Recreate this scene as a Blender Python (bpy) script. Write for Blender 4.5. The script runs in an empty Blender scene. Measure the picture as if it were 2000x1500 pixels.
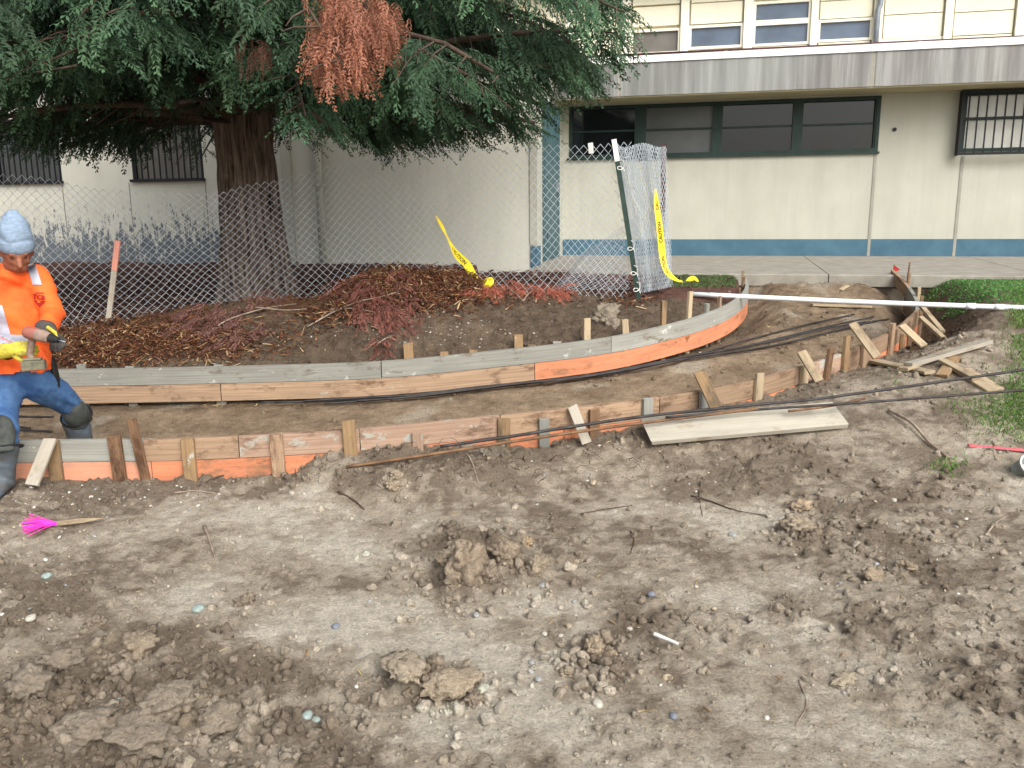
import bpy, bmesh, math, random
import numpy as np
from mathutils import Vector, Matrix
from mathutils.bvhtree import BVHTree

# ------------------------------------------------------------------ camera, world, sun, exposure
SC = bpy.context.scene
COL = SC.collection
CAM = Vector((0.0, 0.0, 1.65))
FPX, PITCH, ROLL = 1660.0, math.radians(11.64), 0.0096
FWD = Vector((0, math.cos(PITCH), -math.sin(PITCH)))
UP0 = Vector((0, math.sin(PITCH), math.cos(PITCH)))
RIGHT = Vector((1, 0, 0)) * math.cos(ROLL) - UP0 * math.sin(ROLL)
UP = UP0 * math.cos(ROLL) + Vector((1, 0, 0)) * math.sin(ROLL)
cd = bpy.data.cameras.new('camera')
cam = bpy.data.objects.new('camera', cd)
COL.objects.link(cam)
M3 = Matrix((RIGHT, UP, -FWD)).transposed()
cam.matrix_world = Matrix.Translation(CAM) @ M3.to_4x4()
cd.sensor_width = 36.0
cd.lens = FPX / 2000.0 * 36.0
cd.clip_end = 2000
SC.camera = cam

SUN_EL, SUN_AZ = math.radians(40), math.radians(152)   # azimuth clockwise from +Y: behind the photographer, to the right
w = bpy.data.worlds.new('World')
SC.world = w
w.use_nodes = True
nt = w.node_tree
for n in list(nt.nodes):
    nt.nodes.remove(n)
sky = nt.nodes.new('ShaderNodeTexSky')
sky.sky_type = 'NISHITA'
sky.sun_disc = False
sky.sun_elevation = SUN_EL
sky.sun_rotation = SUN_AZ
sky.air_density = 1.0
sky.dust_density = 4.0
hs = nt.nodes.new('ShaderNodeHueSaturation')
hs.inputs['Saturation'].default_value = 0.38
bg = nt.nodes.new('ShaderNodeBackground')
bg.inputs['Strength'].default_value = 0.15
wo = nt.nodes.new('ShaderNodeOutputWorld')
nt.links.new(sky.outputs[0], hs.inputs['Color'])
nt.links.new(hs.outputs[0], bg.inputs[0])
nt.links.new(bg.outputs[0], wo.inputs[0])

sl = bpy.data.lights.new('sun', 'SUN')
sl.energy = 1.45
sl.angle = math.radians(40)
sl.color = (1.0, 0.975, 0.94)
so = bpy.data.objects.new('sun', sl)
COL.objects.link(so)
sd = Vector((math.sin(SUN_AZ) * math.cos(SUN_EL), math.cos(SUN_AZ) * math.cos(SUN_EL), math.sin(SUN_EL)))
so.rotation_euler = (-sd).to_track_quat('-Z', 'Y').to_euler()
so.location = sd * 30

SC.view_settings.view_transform = 'Standard'
SC.view_settings.look = 'None'
SC.view_settings.gamma = 1.0
SC.view_settings.use_curve_mapping = False
SC.view_settings.exposure = 0.85

random.seed(7)
RNG = np.random.default_rng(11)

# ------------------------------------------------------------------ projection helpers (pixel of the 2000x1500 photograph + distance -> point)
def ray(px, py):
    return RIGHT * ((px - 1000.0) / FPX) + UP * ((750.0 - py) / FPX) + FWD

def P(px, py, Y):
    d = ray(px, py)
    return CAM + d * (Y / d.y)

def proj(p):
    q = Vector(p) - CAM
    w_ = q.dot(FWD)
    return (1000 + FPX * q.dot(RIGHT) / w_, 750 - FPX * q.dot(UP) / w_)

def lin(r, g, b, k=1.0):
    f = lambda c: (c / 255.0 / 12.92 if c <= 10 else ((c / 255.0 + 0.055) / 1.055) ** 2.4)
    return (min(f(r) * k, 1), min(f(g) * k, 1), min(f(b) * k, 1), 1.0)

# ------------------------------------------------------------------ numpy noise
def _hash(ix, iy, s):
    ix = ix.astype(np.int64).astype(np.uint64)
    iy = iy.astype(np.int64).astype(np.uint64)
    h = ix * np.uint64(374761393) + iy * np.uint64(668265263) + np.uint64(s * 2246822519 + 12345)
    h = (h ^ (h >> np.uint64(13))) * np.uint64(1274126177)
    h = (h ^ (h >> np.uint64(16))) * np.uint64(2654435761)
    h = h ^ (h >> np.uint64(15))
    return (h & np.uint64(0xFFFFFF)).astype(np.float64) / float(0xFFFFFF)

def vnoise(x, y, s=0):
    ix, iy = np.floor(x), np.floor(y)
    fx, fy = x - ix, y - iy
    ux, uy = fx * fx * (3 - 2 * fx), fy * fy * (3 - 2 * fy)
    a, b = _hash(ix, iy, s), _hash(ix + 1, iy, s)
    c, d = _hash(ix, iy + 1, s), _hash(ix + 1, iy + 1, s)
    return (a * (1 - ux) + b * ux) * (1 - uy) + (c * (1 - ux) + d * ux) * uy

def fbm(x, y, o=4, s=0, g=0.5):
    v, a, t = 0.0, 1.0, 0.0
    for i in range(o):
        v = v + a * vnoise(x * 2 ** i + 17.3 * i, y * 2 ** i - 9.1 * i, s + i)
        t += a
        a *= g
    return v / t

def worley(x, y, s=0):
    ix, iy = np.floor(x), np.floor(y)
    f1 = np.full(x.shape, 9.0)
    hid = np.zeros(x.shape)
    for dx in (-1, 0, 1):
        for dy in (-1, 0, 1):
            cx, cy = ix + dx, iy + dy
            qx = cx + _hash(cx, cy, s)
            qy = cy + _hash(cx, cy, s + 71)
            d = (qx - x) ** 2 + (qy - y) ** 2
            m = d < f1
            f1 = np.where(m, d, f1)
            hid = np.where(m, _hash(cx, cy, s + 133), hid)
    return np.sqrt(f1), hid

def sstep(a, b, x):
    t = np.clip((x - a) / (b - a), 0, 1)
    return t * t * (3 - 2 * t)

# ------------------------------------------------------------------ materials
MATS = {}
def nmat(name):
    m = bpy.data.materials.new(name)
    m.use_nodes = True
    t = m.node_tree
    return m, t, t.nodes['Principled BSDF']

def N(t, typ, **kw):
    n = t.nodes.new(typ)
    for k, v in kw.items():
        if k in n.inputs.keys():
            n.inputs[k].default_value = v
        else:
            setattr(n, k, v)
    return n

def L(t, a, b):
    t.links.new(a, b)

def mixc(t, fac, a, b, bt='MIX'):
    m = t.nodes.new('ShaderNodeMix')
    m.data_type = 'RGBA'
    m.blend_type = bt
    for sock, v in ((m.inputs[0], fac), (m.inputs[6], a), (m.inputs[7], b)):
        if hasattr(v, 'is_output'):
            t.links.new(v, sock)
        else:
            sock.default_value = v
    return m.outputs[2]

def ramp(t, src, stops):
    r = t.nodes.new('ShaderNodeValToRGB')
    e = r.color_ramp.elements
    while len(e) < len(stops):
        e.new(0.5)
    for el, (p, c) in zip(e, stops):
        el.position = p
        el.color = c if len(c) == 4 else (*c, 1)
    t.links.new(src, r.inputs[0])
    return r.outputs[0]

def g4(v):
    return (v, v, v, 1)

def bump(t, bsdf, src, strength=0.3, dist=0.01):
    b = t.nodes.new('ShaderNodeBump')
    b.inputs['Strength'].default_value = strength
    b.inputs['Distance'].default_value = dist
    t.links.new(src, b.inputs['Height'])
    t.links.new(b.outputs[0], bsdf.inputs['Normal'])

def noise(t, scale, detail=4, rough=0.6, coord='Object', stretch=None):
    tc = t.nodes.new('ShaderNodeTexCoord')
    n = t.nodes.new('ShaderNodeTexNoise')
    n.inputs['Scale'].default_value = scale
    n.inputs['Detail'].default_value = detail
    n.inputs['Roughness'].default_value = rough
    src = tc.outputs[coord]
    if stretch:
        mp = t.nodes.new('ShaderNodeMapping')
        mp.inputs['Scale'].default_value = stretch
        t.links.new(src, mp.inputs[0])
        src = mp.outputs[0]
    t.links.new(src, n.inputs['Vector'])
    return n.outputs['Fac']

def simple(name, c1, c2=None, scale=8, rough=0.8, bmp=0.0, bscale=None, metal=0.0, stretch=None, spec=0.3, bdist=0.01):
    m, t, b = nmat(name)
    c2 = c2 or tuple(x * 0.7 for x in c1[:3]) + (1,)
    f = noise(t, scale, stretch=stretch)
    c = ramp(t, f, [(0.35, c1), (0.65, c2)])
    L(t, c, b.inputs['Base Color'])
    b.inputs['Roughness'].default_value = rough
    b.inputs['Metallic'].default_value = metal
    b.inputs['Specular IOR Level'].default_value = spec
    if bmp:
        bump(t, b, noise(t, bscale or scale * 4, stretch=stretch), bmp, bdist)
    MATS[name] = m
    return m

def wood(name, ca, cb, stain=None, stain_amt=0.0, patch=None, patch_amt=0.0, grain=0.6):
    """grain runs along UV u (metres); stains and cement splashes are worn-in marks with shapes of their own"""
    m, t, b = nmat(name)
    oi = t.nodes.new('ShaderNodeObjectInfo')
    tc = t.nodes.new('ShaderNodeTexCoord')
    ad = t.nodes.new('ShaderNodeVectorMath')
    ad.operation = 'ADD'
    sc_ = t.nodes.new('ShaderNodeVectorMath')
    sc_.operation = 'SCALE'
    cmb = t.nodes.new('ShaderNodeCombineXYZ')
    for i in range(3):
        L(t, oi.outputs['Random'], cmb.inputs[i])
    sc_.inputs['Scale'].default_value = 37.0
    L(t, cmb.outputs[0], sc_.inputs[0])
    L(t, tc.outputs['UV'], ad.inputs[0])
    L(t, sc_.outputs[0], ad.inputs[1])
    def nz(scale, st, det=5, ro=0.6, dist=0.0):
        mp = t.nodes.new('ShaderNodeMapping')
        mp.inputs['Scale'].default_value = st
        L(t, ad.outputs[0], mp.inputs[0])
        n = t.nodes.new('ShaderNodeTexNoise')
        n.inputs['Scale'].default_value = scale
        n.inputs['Detail'].default_value = det
        n.inputs['Roughness'].default_value = ro
        n.inputs['Distortion'].default_value = dist
        L(t, mp.outputs[0], n.inputs['Vector'])
        return n.outputs['Fac']
    gr = nz(3.0, (0.5, 34, 34), 6, 0.65, 0.6)
    c = ramp(t, gr, [(0.5 - 0.22 * (1.1 - grain), ca), (0.5 + 0.25, cb)])
    big = nz(2.2, (1, 3, 3), 3)
    c = mixc(t, ramp(t, big, [(0.4, g4(0)), (0.7, g4(0.5))]), c, tuple(x * 0.62 for x in ca[:3]) + (1,))
    if stain:
        s = nz(3.5, (1, 2.2, 2.2), 6, 0.7)
        c = mixc(t, ramp(t, s, [(0.62 - stain_amt * 0.3, g4(0)), (0.72 - stain_amt * 0.25, g4(0.85))]), c, stain)
    if patch:
        s = nz(4.5, (1, 1.6, 1.6), 7, 0.75)
        c = mixc(t, ramp(t, s, [(0.66 - patch_amt * 0.25, g4(0)), (0.69 - patch_amt * 0.25, g4(0.9))]), c, patch)
    # per-board brightness
    mr = t.nodes.new('ShaderNodeMapRange')
    mr.inputs['To Min'].default_value = 0.8
    mr.inputs['To Max'].default_value = 1.15
    L(t, oi.outputs['Random'], mr.inputs[0])
    c = mixc(t, 1.0, c, mr.outputs[0], 'MULTIPLY')
    L(t, c, b.inputs['Base Color'])
    b.inputs['Roughness'].default_value = 0.85
    b.inputs['Specular IOR Level'].default_value = 0.2
    bump(t, b, gr, 0.35, 0.004)
    MATS[name] = m
    return m

wood('wood_grey', lin(172, 172, 162, .7), lin(125, 122, 112, .8), stain=lin(96, 82, 66), stain_amt=0.1, patch=lin(190, 192, 184, .8), patch_amt=0.2)
wood('wood_brown', lin(162, 137, 112), lin(116, 92, 72), stain=lin(88, 66, 50), stain_amt=0.35, patch=lin(170, 170, 160, .8), patch_amt=0.15)
wood('wood_splashed', lin(164, 138, 118), lin(126, 100, 82), stain=lin(96, 76, 60), stain_amt=0.3, patch=lin(164, 164, 154, .85), patch_amt=0.42)
wood('wood_orange', lin(214, 142, 106, .9), lin(186, 104, 70), stain=lin(128, 98, 74), stain_amt=0.26, patch=lin(120, 84, 58), patch_amt=0.12, grain=0.9)
wood('wood_pinkish', lin(206, 148, 120, .85), lin(180, 118, 90), stain=lin(146, 122, 104), stain_amt=0.4)
wood('wood_stake', lin(150, 124, 92), lin(112, 90, 66), stain=lin(86, 74, 60), stain_amt=0.45, patch=lin(176, 174, 162, .85), patch_amt=0.2)
wood('wood_fresh', lin(190, 172, 142, .82), lin(154, 135, 106, .82), stain=lin(118, 102, 84), stain_amt=0.35)
wood('wood_white', lin(196, 188, 172, .74), lin(170, 160, 142, .74), stain=lin(132, 116, 98), stain_amt=0.25)
wood('wood_plank', lin(190, 184, 168, .72), lin(166, 157, 140, .72), stain=lin(128, 114, 96), stain_amt=0.2)
wood('wood_pink', lin(236, 120, 130, .9), lin(220, 100, 112, .9), stain=lin(206, 160, 130), stain_amt=0.1)
wood('wood_pinkhead', lin(240, 170, 150, .92), lin(232, 150, 132, .92))
wood('wood_rusty', lin(128, 100, 76), lin(88, 66, 50), stain=lin(70, 48, 34), stain_amt=0.4)

# ------------------------------------------------------------------ object helpers
ROOTLOC = {}
def thing(name, label, cat, loc, group=None):
    o = bpy.data.objects.new(name, None)
    o.empty_display_size = 0.1
    COL.objects.link(o)
    o.location = loc
    ROOTLOC[o.name] = Vector(loc)
    tag(o, label, cat, group)
    return o

def tag(o, label=None, cat=None, group=None, kind=None):
    if label: o['label'] = label
    if cat: o['category'] = cat
    if group: o['group'] = group
    if kind: o['kind'] = kind
    return o

def rootloc(o):
    while o.parent:
        o = o.parent
    return ROOTLOC.get(o.name, Vector((0, 0, 0)))

def mk(name, verts, faces, mat, parent=None, smooth=False, uv=None, col=None, origin=None, mats=None, fmi=None):
    """verts in world coordinates; linked as one mesh object, relative to its thing's base point"""
    v = np.asarray(verts, dtype=np.float64).reshape(-1, 3)
    o0 = rootloc(parent) if parent else (Vector(origin) if origin is not None else None)
    if o0 is None:
        o0 = Vector((float((v[:, 0].min() + v[:, 0].max()) / 2), float((v[:, 1].min() + v[:, 1].max()) / 2), float(v[:, 2].min())))
    me = bpy.data.meshes.new(name)
    vv = v - np.array(o0)
    if isinstance(faces, np.ndarray):
        n, k = faces.shape
        me.vertices.add(len(vv))
        me.vertices.foreach_set('co', vv.astype(np.float32).ravel())
        me.loops.add(n * k)
        me.loops.foreach_set('vertex_index', faces.astype(np.int32).ravel())
        me.polygons.add(n)
        me.polygons.foreach_set('loop_start', np.arange(0, n * k, k, dtype=np.int32))
        me.polygons.foreach_set('loop_total', np.full(n, k, dtype=np.int32))
        me.update(calc_edges=True)
    else:
        me.from_pydata([tuple(p) for p in vv], [], [tuple(int(i) for i in f) for f in faces])
    if uv is not None:
        ul = me.uv_layers.new(name='UVMap')
        idx = np.empty(len(me.loops), dtype=np.int32)
        me.loops.foreach_get('vertex_index', idx)
        u = np.asarray(uv, dtype=np.float32)
        if len(u) == len(vv):
            u = u[idx]
        ul.data.foreach_set('uv', u.ravel())
    if col is not None:
        a = me.color_attributes.new('Col', 'FLOAT_COLOR', 'POINT')
        c = np.ones((len(vv), 4), dtype=np.float32)
        c[:, :3] = np.asarray(col)[:, :3]
        a.data.foreach_set('color', c.ravel())
    if smooth:
        me.polygons.foreach_set('use_smooth', np.ones(len(me.polygons), dtype=bool))
    for m_ in (mats or [mat]):
        me.materials.append(MATS[m_] if isinstance(m_, str) else m_)
    if fmi is not None:
        me.polygons.foreach_set('material_index', np.asarray(fmi, dtype=np.int32))
    ob = bpy.data.objects.new(name, me)
    COL.objects.link(ob)
    if parent:
        ob.parent = parent
    else:
        ob.location = o0
    return ob

class MB:
    """collects shapes into one mesh"""
    def __init__(s):
        s.v, s.f, s.uv = [], [], []
    def add(s, v, f, uv=None):
        k = len(s.v)
        s.v += [tuple(p) for p in v]
        s.f += [tuple(i + k for i in q) for q in f]
        s.uv += list(uv) if uv is not None else [(p[0], p[2]) for p in v]
    def box(s, o, ax, ay, az):
        o, ax, ay, az = Vector(o), Vector(ax), Vector(ay), Vector(az)
        v = [o, o + ax, o + ax + ay, o + ay, o + az, o + ax + az, o + ax + ay + az, o + ay + az]
        f = [(0, 3, 2, 1), (4, 5, 6, 7), (0, 1, 5, 4), (1, 2, 6, 5), (2, 3, 7, 6), (3, 0, 4, 7)]
        if ax.cross(ay).dot(az) < 0:
            f = [q[::-1] for q in f]
        s.add(v, f)
    def tube(s, pts, r, n=8, cap=True):
        v, f = tube_geo(pts, r, n, cap)
        s.add(v, f)
    def build(s, name, mat, parent=None, smooth=False, **kw):
        return mk(name, s.v, s.f, mat, parent, smooth, uv=s.uv, **kw)

def frames(pts):
    pts = [Vector(p) for p in pts]
    n = len(pts)
    ts = []
    for i in range(n):
        t = pts[min(i + 1, n - 1)] - pts[max(i - 1, 0)]
        ts.append(t.normalized() if t.length > 1e-9 else Vector((0, 0, 1)))
    a = Vector((0, 0, 1)) if abs(ts[0].z) < 0.9 else Vector((0, 1, 0))
    u = ts[0].cross(a).normalized()
    out = []
    for t in ts:
        u = (u - t * u.dot(t))
        u = u.normalized() if u.length > 1e-6 else t.orthogonal().normalized()
        out.append((t, u, t.cross(u)))
    return pts, out

def tube_geo(pts, r, n=8, cap=True):
    pts, fr = frames(pts)
    rs = r if isinstance(r, (list, tuple)) else [r] * len(pts)
    v, f = [], []
    for (p, (t, a, b), rr) in zip(pts, fr, rs):
        for k in range(n):
            th = 2 * math.pi * k / n
            v.append(p + (a * math.cos(th) + b * math.sin(th)) * rr)
    for i in range(len(pts) - 1):
        for k in range(n):
            k2 = (k + 1) % n
            f.append((i * n + k, i * n + k2, (i + 1) * n + k2, (i + 1) * n + k))
    if cap:
        f.append(tuple(range(n))[::-1])
        f.append(tuple((len(pts) - 1) * n + k for k in range(n)))
    return v, f

def crom(pts, n):
    """Catmull-Rom through pts, n samples per span"""
    pts = [np.array(p, dtype=float) for p in pts]
    q = [2 * pts[0] - pts[1]] + pts + [2 * pts[-1] - pts[-2]]
    out = []
    for i in range(1, len(q) - 2):
        for k in range(n):
            t = k / n
            a, b, c, d = q[i - 1], q[i], q[i + 1], q[i + 2]
            out.append(0.5 * ((2 * b) + (c - a) * t + (2 * a - 5 * b + 4 * c - d) * t * t + (3 * b - a - 3 * c + d) * t ** 3))
    out.append(pts[-1])
    return np.array(out)

def chamfer_board(p0, p1, wdir, wid, thk, ch=0.003, point=False, jag=0.0):
    """board from p0 to p1; wid along wdir, thk across. chamfered long edges; returns verts, faces, uv"""
    p0, p1 = Vector(p0), Vector(p1)
    t = (p1 - p0).normalized()
    wv = Vector(wdir)
    wv = (wv - t * wv.dot(t)).normalized()
    nv = t.cross(wv)
    hw, ht = wid / 2, thk / 2
    ring = [(-hw + ch, -ht), (hw - ch, -ht), (hw, -ht + ch), (hw, ht - ch), (hw - ch, ht), (-hw + ch, ht), (-hw, ht - ch), (-hw, -ht + ch)]
    Ln = (p1 - p0).length
    st = [(0, 1.0), (Ln, 1.0)]
    if point:
        st = [(0, 1.0), (Ln - 0.1, 1.0), (Ln, 0.15)]
    v, f, uv = [], [], []
    for (s_, k) in st:
        for (a, b) in ring:
            j = random.uniform(-jag, jag) if s_ == 0 else 0
            v.append(p0 + t * (s_ + j) + wv * a * k + nv * b)
            uv.append((s_, a + (0.31 if abs(b) < ht * .9 else 0) + b * 2))
    n = 8
    for i in range(len(st) - 1):
        for k in range(n):
            k2 = (k + 1) % n
            f.append((i * n + k, i * n + k2, (i + 1) * n + k2, (i + 1) * n + k))
    f.append(tuple(range(n))[::-1])
    f.append(tuple((len(st) - 1) * n + k for k in range(n)))
    return v, f, uv

def board(name, p0, p1, wdir, wid, thk, mat, parent=None, **kw):
    v, f, uv = chamfer_board(p0, p1, wdir, wid, thk, **{k: kw.pop(k) for k in ('point', 'ch', 'jag') if k in kw})
    return mk(name, v, f, mat, parent, uv=uv, **kw)
# ------------------------------------------------------------------ building frame: a runs along the wall to the right, b comes out of the wall
YAW = math.radians(13.3)
AD = Vector((math.cos(YAW), -math.sin(YAW), 0))
BD = Vector((-math.sin(YAW), -math.cos(YAW), 0))
P0 = P(1650, 500, 13.0)
P0.z = 0
def W(a, b, z):
    p = P0 + AD * a + BD * b
    p.z = z
    return p
def onwall(px, py, b):
    """(a, z) of the pixel's ray on the vertical plane at offset b"""
    d = ray(px, py)
    o = P0 + BD * b
    t = (o - CAM).dot(BD) / d.dot(BD)
    q = CAM + d * t
    return (q - P0).dot(AD), q.z
def bcoord(x, y):
    return (x - P0.x) * BD.x + (y - P0.y) * BD.y
def acoord(x, y):
    return (x - P0.x) * AD.x + (y - P0.y) * AD.y
WALK_Z = P(1650, 500, 13.0).z
_pf = P(1600, 536, 10.15)
WALK_B = bcoord(_pf.x, _pf.y)
WALK_ZF = _pf.z
def walk_z(b):
    return WALK_Z + (WALK_ZF - WALK_Z) * b / WALK_B

# ------------------------------------------------------------------ formwork lines (top edge)
F_CTRL = [(-900, 745, 6.75), (-150, 727, 6.78), (140, 721, 6.8), (450, 715, 6.82), (745, 705, 6.88), (1000, 681, 7.02), (1190, 658, 7.22),
          (1330, 627, 7.55), (1410, 600, 8.0), (1447, 577, 8.6), (1459, 559, 9.3), (1456, 545, 10.05)]
N_CTRL = [(-900, 880, 5.1), (-150, 864, 5.1), (120, 859, 5.12), (380, 855, 5.13), (700, 837, 5.17), (1000, 808, 5.36), (1250, 780, 5.66),
          (1460, 744, 6.18), (1560, 715, 6.5), (1650, 687, 6.9), (1735, 650, 7.45), (1780, 618, 8.05), (1793, 595, 8.65), (1775, 560, 9.4), (1742, 526, 10.15)]
FL = crom([P(*c) for c in F_CTRL], 8)
NL = crom([P(*c) for c in N_CTRL], 8)
FPXS = np.array([proj(p)[0] for p in FL])
NPXS = np.array([proj(p)[0] for p in NL])
NTURN = int(np.argmax(NPXS))
FTURN = int(np.argmax(FPXS))
def idx_at(pxs, turn, px):
    return float(np.interp(px, pxs[:turn + 1], np.arange(turn + 1)))
def at_idx(poly, i):
    k = np.arange(len(poly))
    return Vector((np.interp(i, k, poly[:, 0]), np.interp(i, k, poly[:, 1]), np.interp(i, k, poly[:, 2])))

def near_poly(x, y, poly):
    best = np.full(x.shape, 1e9)
    zz = np.zeros(x.shape)
    ii = np.zeros(x.shape)
    for k in range(len(poly) - 1):
        ax, ay, az = poly[k]
        bx, by, bz = poly[k + 1]
        dx, dy = bx - ax, by - ay
        t = np.clip(((x - ax) * dx + (y - ay) * dy) / (dx * dx + dy * dy), 0, 1)
        d = (x - ax - t * dx) ** 2 + (y - ay - t * dy) ** 2
        m = d < best
        best = np.where(m, d, best)
        zz = np.where(m, az + t * (bz - az), zz)
        ii = np.where(m, k + t, ii)
    return np.sqrt(best), zz, ii

def offset_line(poly, d):
    tg = np.gradient(poly[:, :2], axis=0)
    tg /= np.linalg.norm(tg, axis=1)[:, None]
    return poly[:, :2] + np.stack([-tg[:, 1], tg[:, 0]], 1) * d
_oN, _oF = offset_line(NL, .05), offset_line(FL, .075)
_eN = _oN[-1] + (_oN[-1] - _oN[-2]) / np.linalg.norm(_oN[-1] - _oN[-2]) * .5
_eF = _oF[-1] + np.array([.0, .5])
PATHPOLY = np.vstack([_oN, _eN[None], _eF[None], _oF[::-1]])
def in_poly(x, y, poly):
    c = np.zeros(x.shape, dtype=bool)
    n = len(poly)
    for i in range(n):
        x1, y1 = poly[i]
        x2, y2 = poly[(i + 1) % n]
        if abs(y2 - y1) < 1e-9:
            continue
        c ^= ((y1 > y) != (y2 > y)) & (x < (x2 - x1) * (y - y1) / (y2 - y1) + x1)
    return c

# soil level against the outside of the near boards (drop below the board top), by photo column
_dp = [(-900, .27), (20, .268), (300, .27), (560, .265), (620, .2), (690, .155), (800, .16), (900, .19), (1000, .225), (1120, .24), (1190, .22), (1260, .165), (1400, .15),
       (1500, .16), (1560, .17), (1650, .19), (1740, .22)]
NDROP_I = [idx_at(NPXS, NTURN, a) for a, _ in _dp] + [NTURN, NTURN + 4, len(NL)]
NDROP_V = [b for _, b in _dp] + [.33, .36, .34]
# crest of the spoil heap behind the far boards
_cr = [(-900, 672, 7.6), (-100, 668, 7.6), (150, 648, 7.62), (250, 628, 7.65), (400, 602, 7.7), (500, 588, 7.75), (600, 592, 7.8), (650, 575, 7.8), (700, 540, 7.85), (750, 524, 7.85),
       (800, 530, 7.88), (850, 524, 7.9), (900, 536, 7.95), (950, 560, 8.0), (1050, 582, 8.1), (1150, 594, 8.2), (1250, 592, 8.45), (1330, 580, 8.8), (1440, 556, 9.5)]
_crw = [P(*c) for c in _cr]
CRX, CRY, CRZ = [np.array([p[i] for p in _crw]) for i in range(3)]
# fence foot line
FEN = [(-260, 640, 7.6), (-100, 637, 7.65), (200, 632, 7.75), (450, 612, 7.9), (650, 600, 8.05), (850, 592, 8.2), (1050, 578, 8.32), (1245, 577, 8.45)]
FENW = crom([P(*c) for c in FEN], 6)
XF1 = FL[:FTURN + 1]

def gpt(px, py, z=0.0):
    d = ray(px, py)
    t = (z - CAM.z) / d.z
    return CAM + d * t

# rough turned-over soil patches in the foreground (centre and size given where they lie in the photograph)
_rough = [(280, 1400, 330, 150, 1.0), (60, 1180, 190, 110, .75), (480, 1330, 160, 90, .7), (920, 1095, 130, 75, 1.0), (1080, 1060, 90, 60, .8), (720, 1060, 60, 40, .3), (830, 1330, 120, 40, .9),
          (1175, 1285, 70, 45, .9), (1040, 1240, 120, 50, .5), (1600, 1060, 100, 50, .6), (1780, 1040, 200, 90, .5), (1900, 1180, 120, 70, .4), (1270, 1180, 130, 70, .55), (1540, 1180, 60, 40, .5),
          (1900, 1380, 100, 90, .35), (1250, 1440, 160, 70, .5), (880, 940, 260, 45, .75), (560, 1110, 110, 50, .6), (130, 1000, 170, 50, .6), (1500, 920, 240, 35, .55), (1800, 950, 160, 35, .55), (600, 900, 80, 30, .6), (1120, 900, 200, 30, .6), (1300, 1060, 140, 60, .4), (340, 1080, 120, 50, .55), (1700, 1230, 80, 50, .4), (640, 1450, 120, 60, .6)]
ROUGH = []
for (px, py, rx, ry, am) in _rough:
    c = gpt(px, py)
    r = gpt(px + rx, py)
    u = gpt(px, py - ry)
    l = gpt(px, py + ry)
    ROUGH.append((c.x, c.y, abs(r.x - c.x), abs(u.y - l.y) / 2, am))
# big clods heaved out of the surface
_heave = [(905, 1100, 48, 60, .085), (1000, 1075, 40, 40, .07), (1040, 1105, 40, 30, .05), (850, 1335, 95, 28, .06), (1165, 1275, 26, 30, .06), (760, 1300, 50, 22, .035), (1560, 1040, 40, 25, .05), (230, 1270, 60, 35, .06), (60, 1400, 90, 60, .06), (330, 1400, 110, 70, .05), (770, 905, 90, 28, .07), (640, 925, 60, 14, .04), (1240, 872, 70, 14, .05)]
HEAVE = []
for (px, py, rx, ry, am) in _heave:
    c = gpt(px, py); r = gpt(px + rx, py); u = gpt(px, py - ry); l = gpt(px, py + ry)
    HEAVE.append((c.x, c.y, abs(r.x - c.x), abs(u.y - l.y) / 2, am))
_light = [(670, 1050, 80, 45), (690, 1220, 230, 60), (1000, 1290, 110, 60), (1550, 1270, 220, 130), (1120, 1420, 120, 50), (900, 1430, 160, 50), (430, 1165, 110, 40), (1000, 1180, 120, 30), (1430, 1010, 90, 40), (1950, 930, 60, 40), (520, 1000, 120, 25)]
LIGHT = []
for (px, py, rx, ry) in _light:
    c = gpt(px, py); r = gpt(px + rx, py); u = gpt(px, py - ry); l = gpt(px, py + ry)
    LIGHT.append((c.x, c.y, abs(r.x - c.x), abs(u.y - l.y) / 2))

C_TAN, C_MID, C_DARK = np.array(lin(204, 194, 176, 1.0)[:3]), np.array(lin(178, 165, 146, 1.0)[:3]), np.array(lin(138, 124, 107, .96)[:3])
C_PATH, C_PATH2 = np.array(lin(174, 152, 126, .94)[:3]), np.array(lin(132, 112, 90, .9)[:3])
C_BED, C_MULCH = np.array(lin(112, 82, 72, .85)[:3]), np.array(lin(128, 92, 60, .8)[:3])
C_BERM = np.array(lin(114, 99, 83, .86)[:3])

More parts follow.
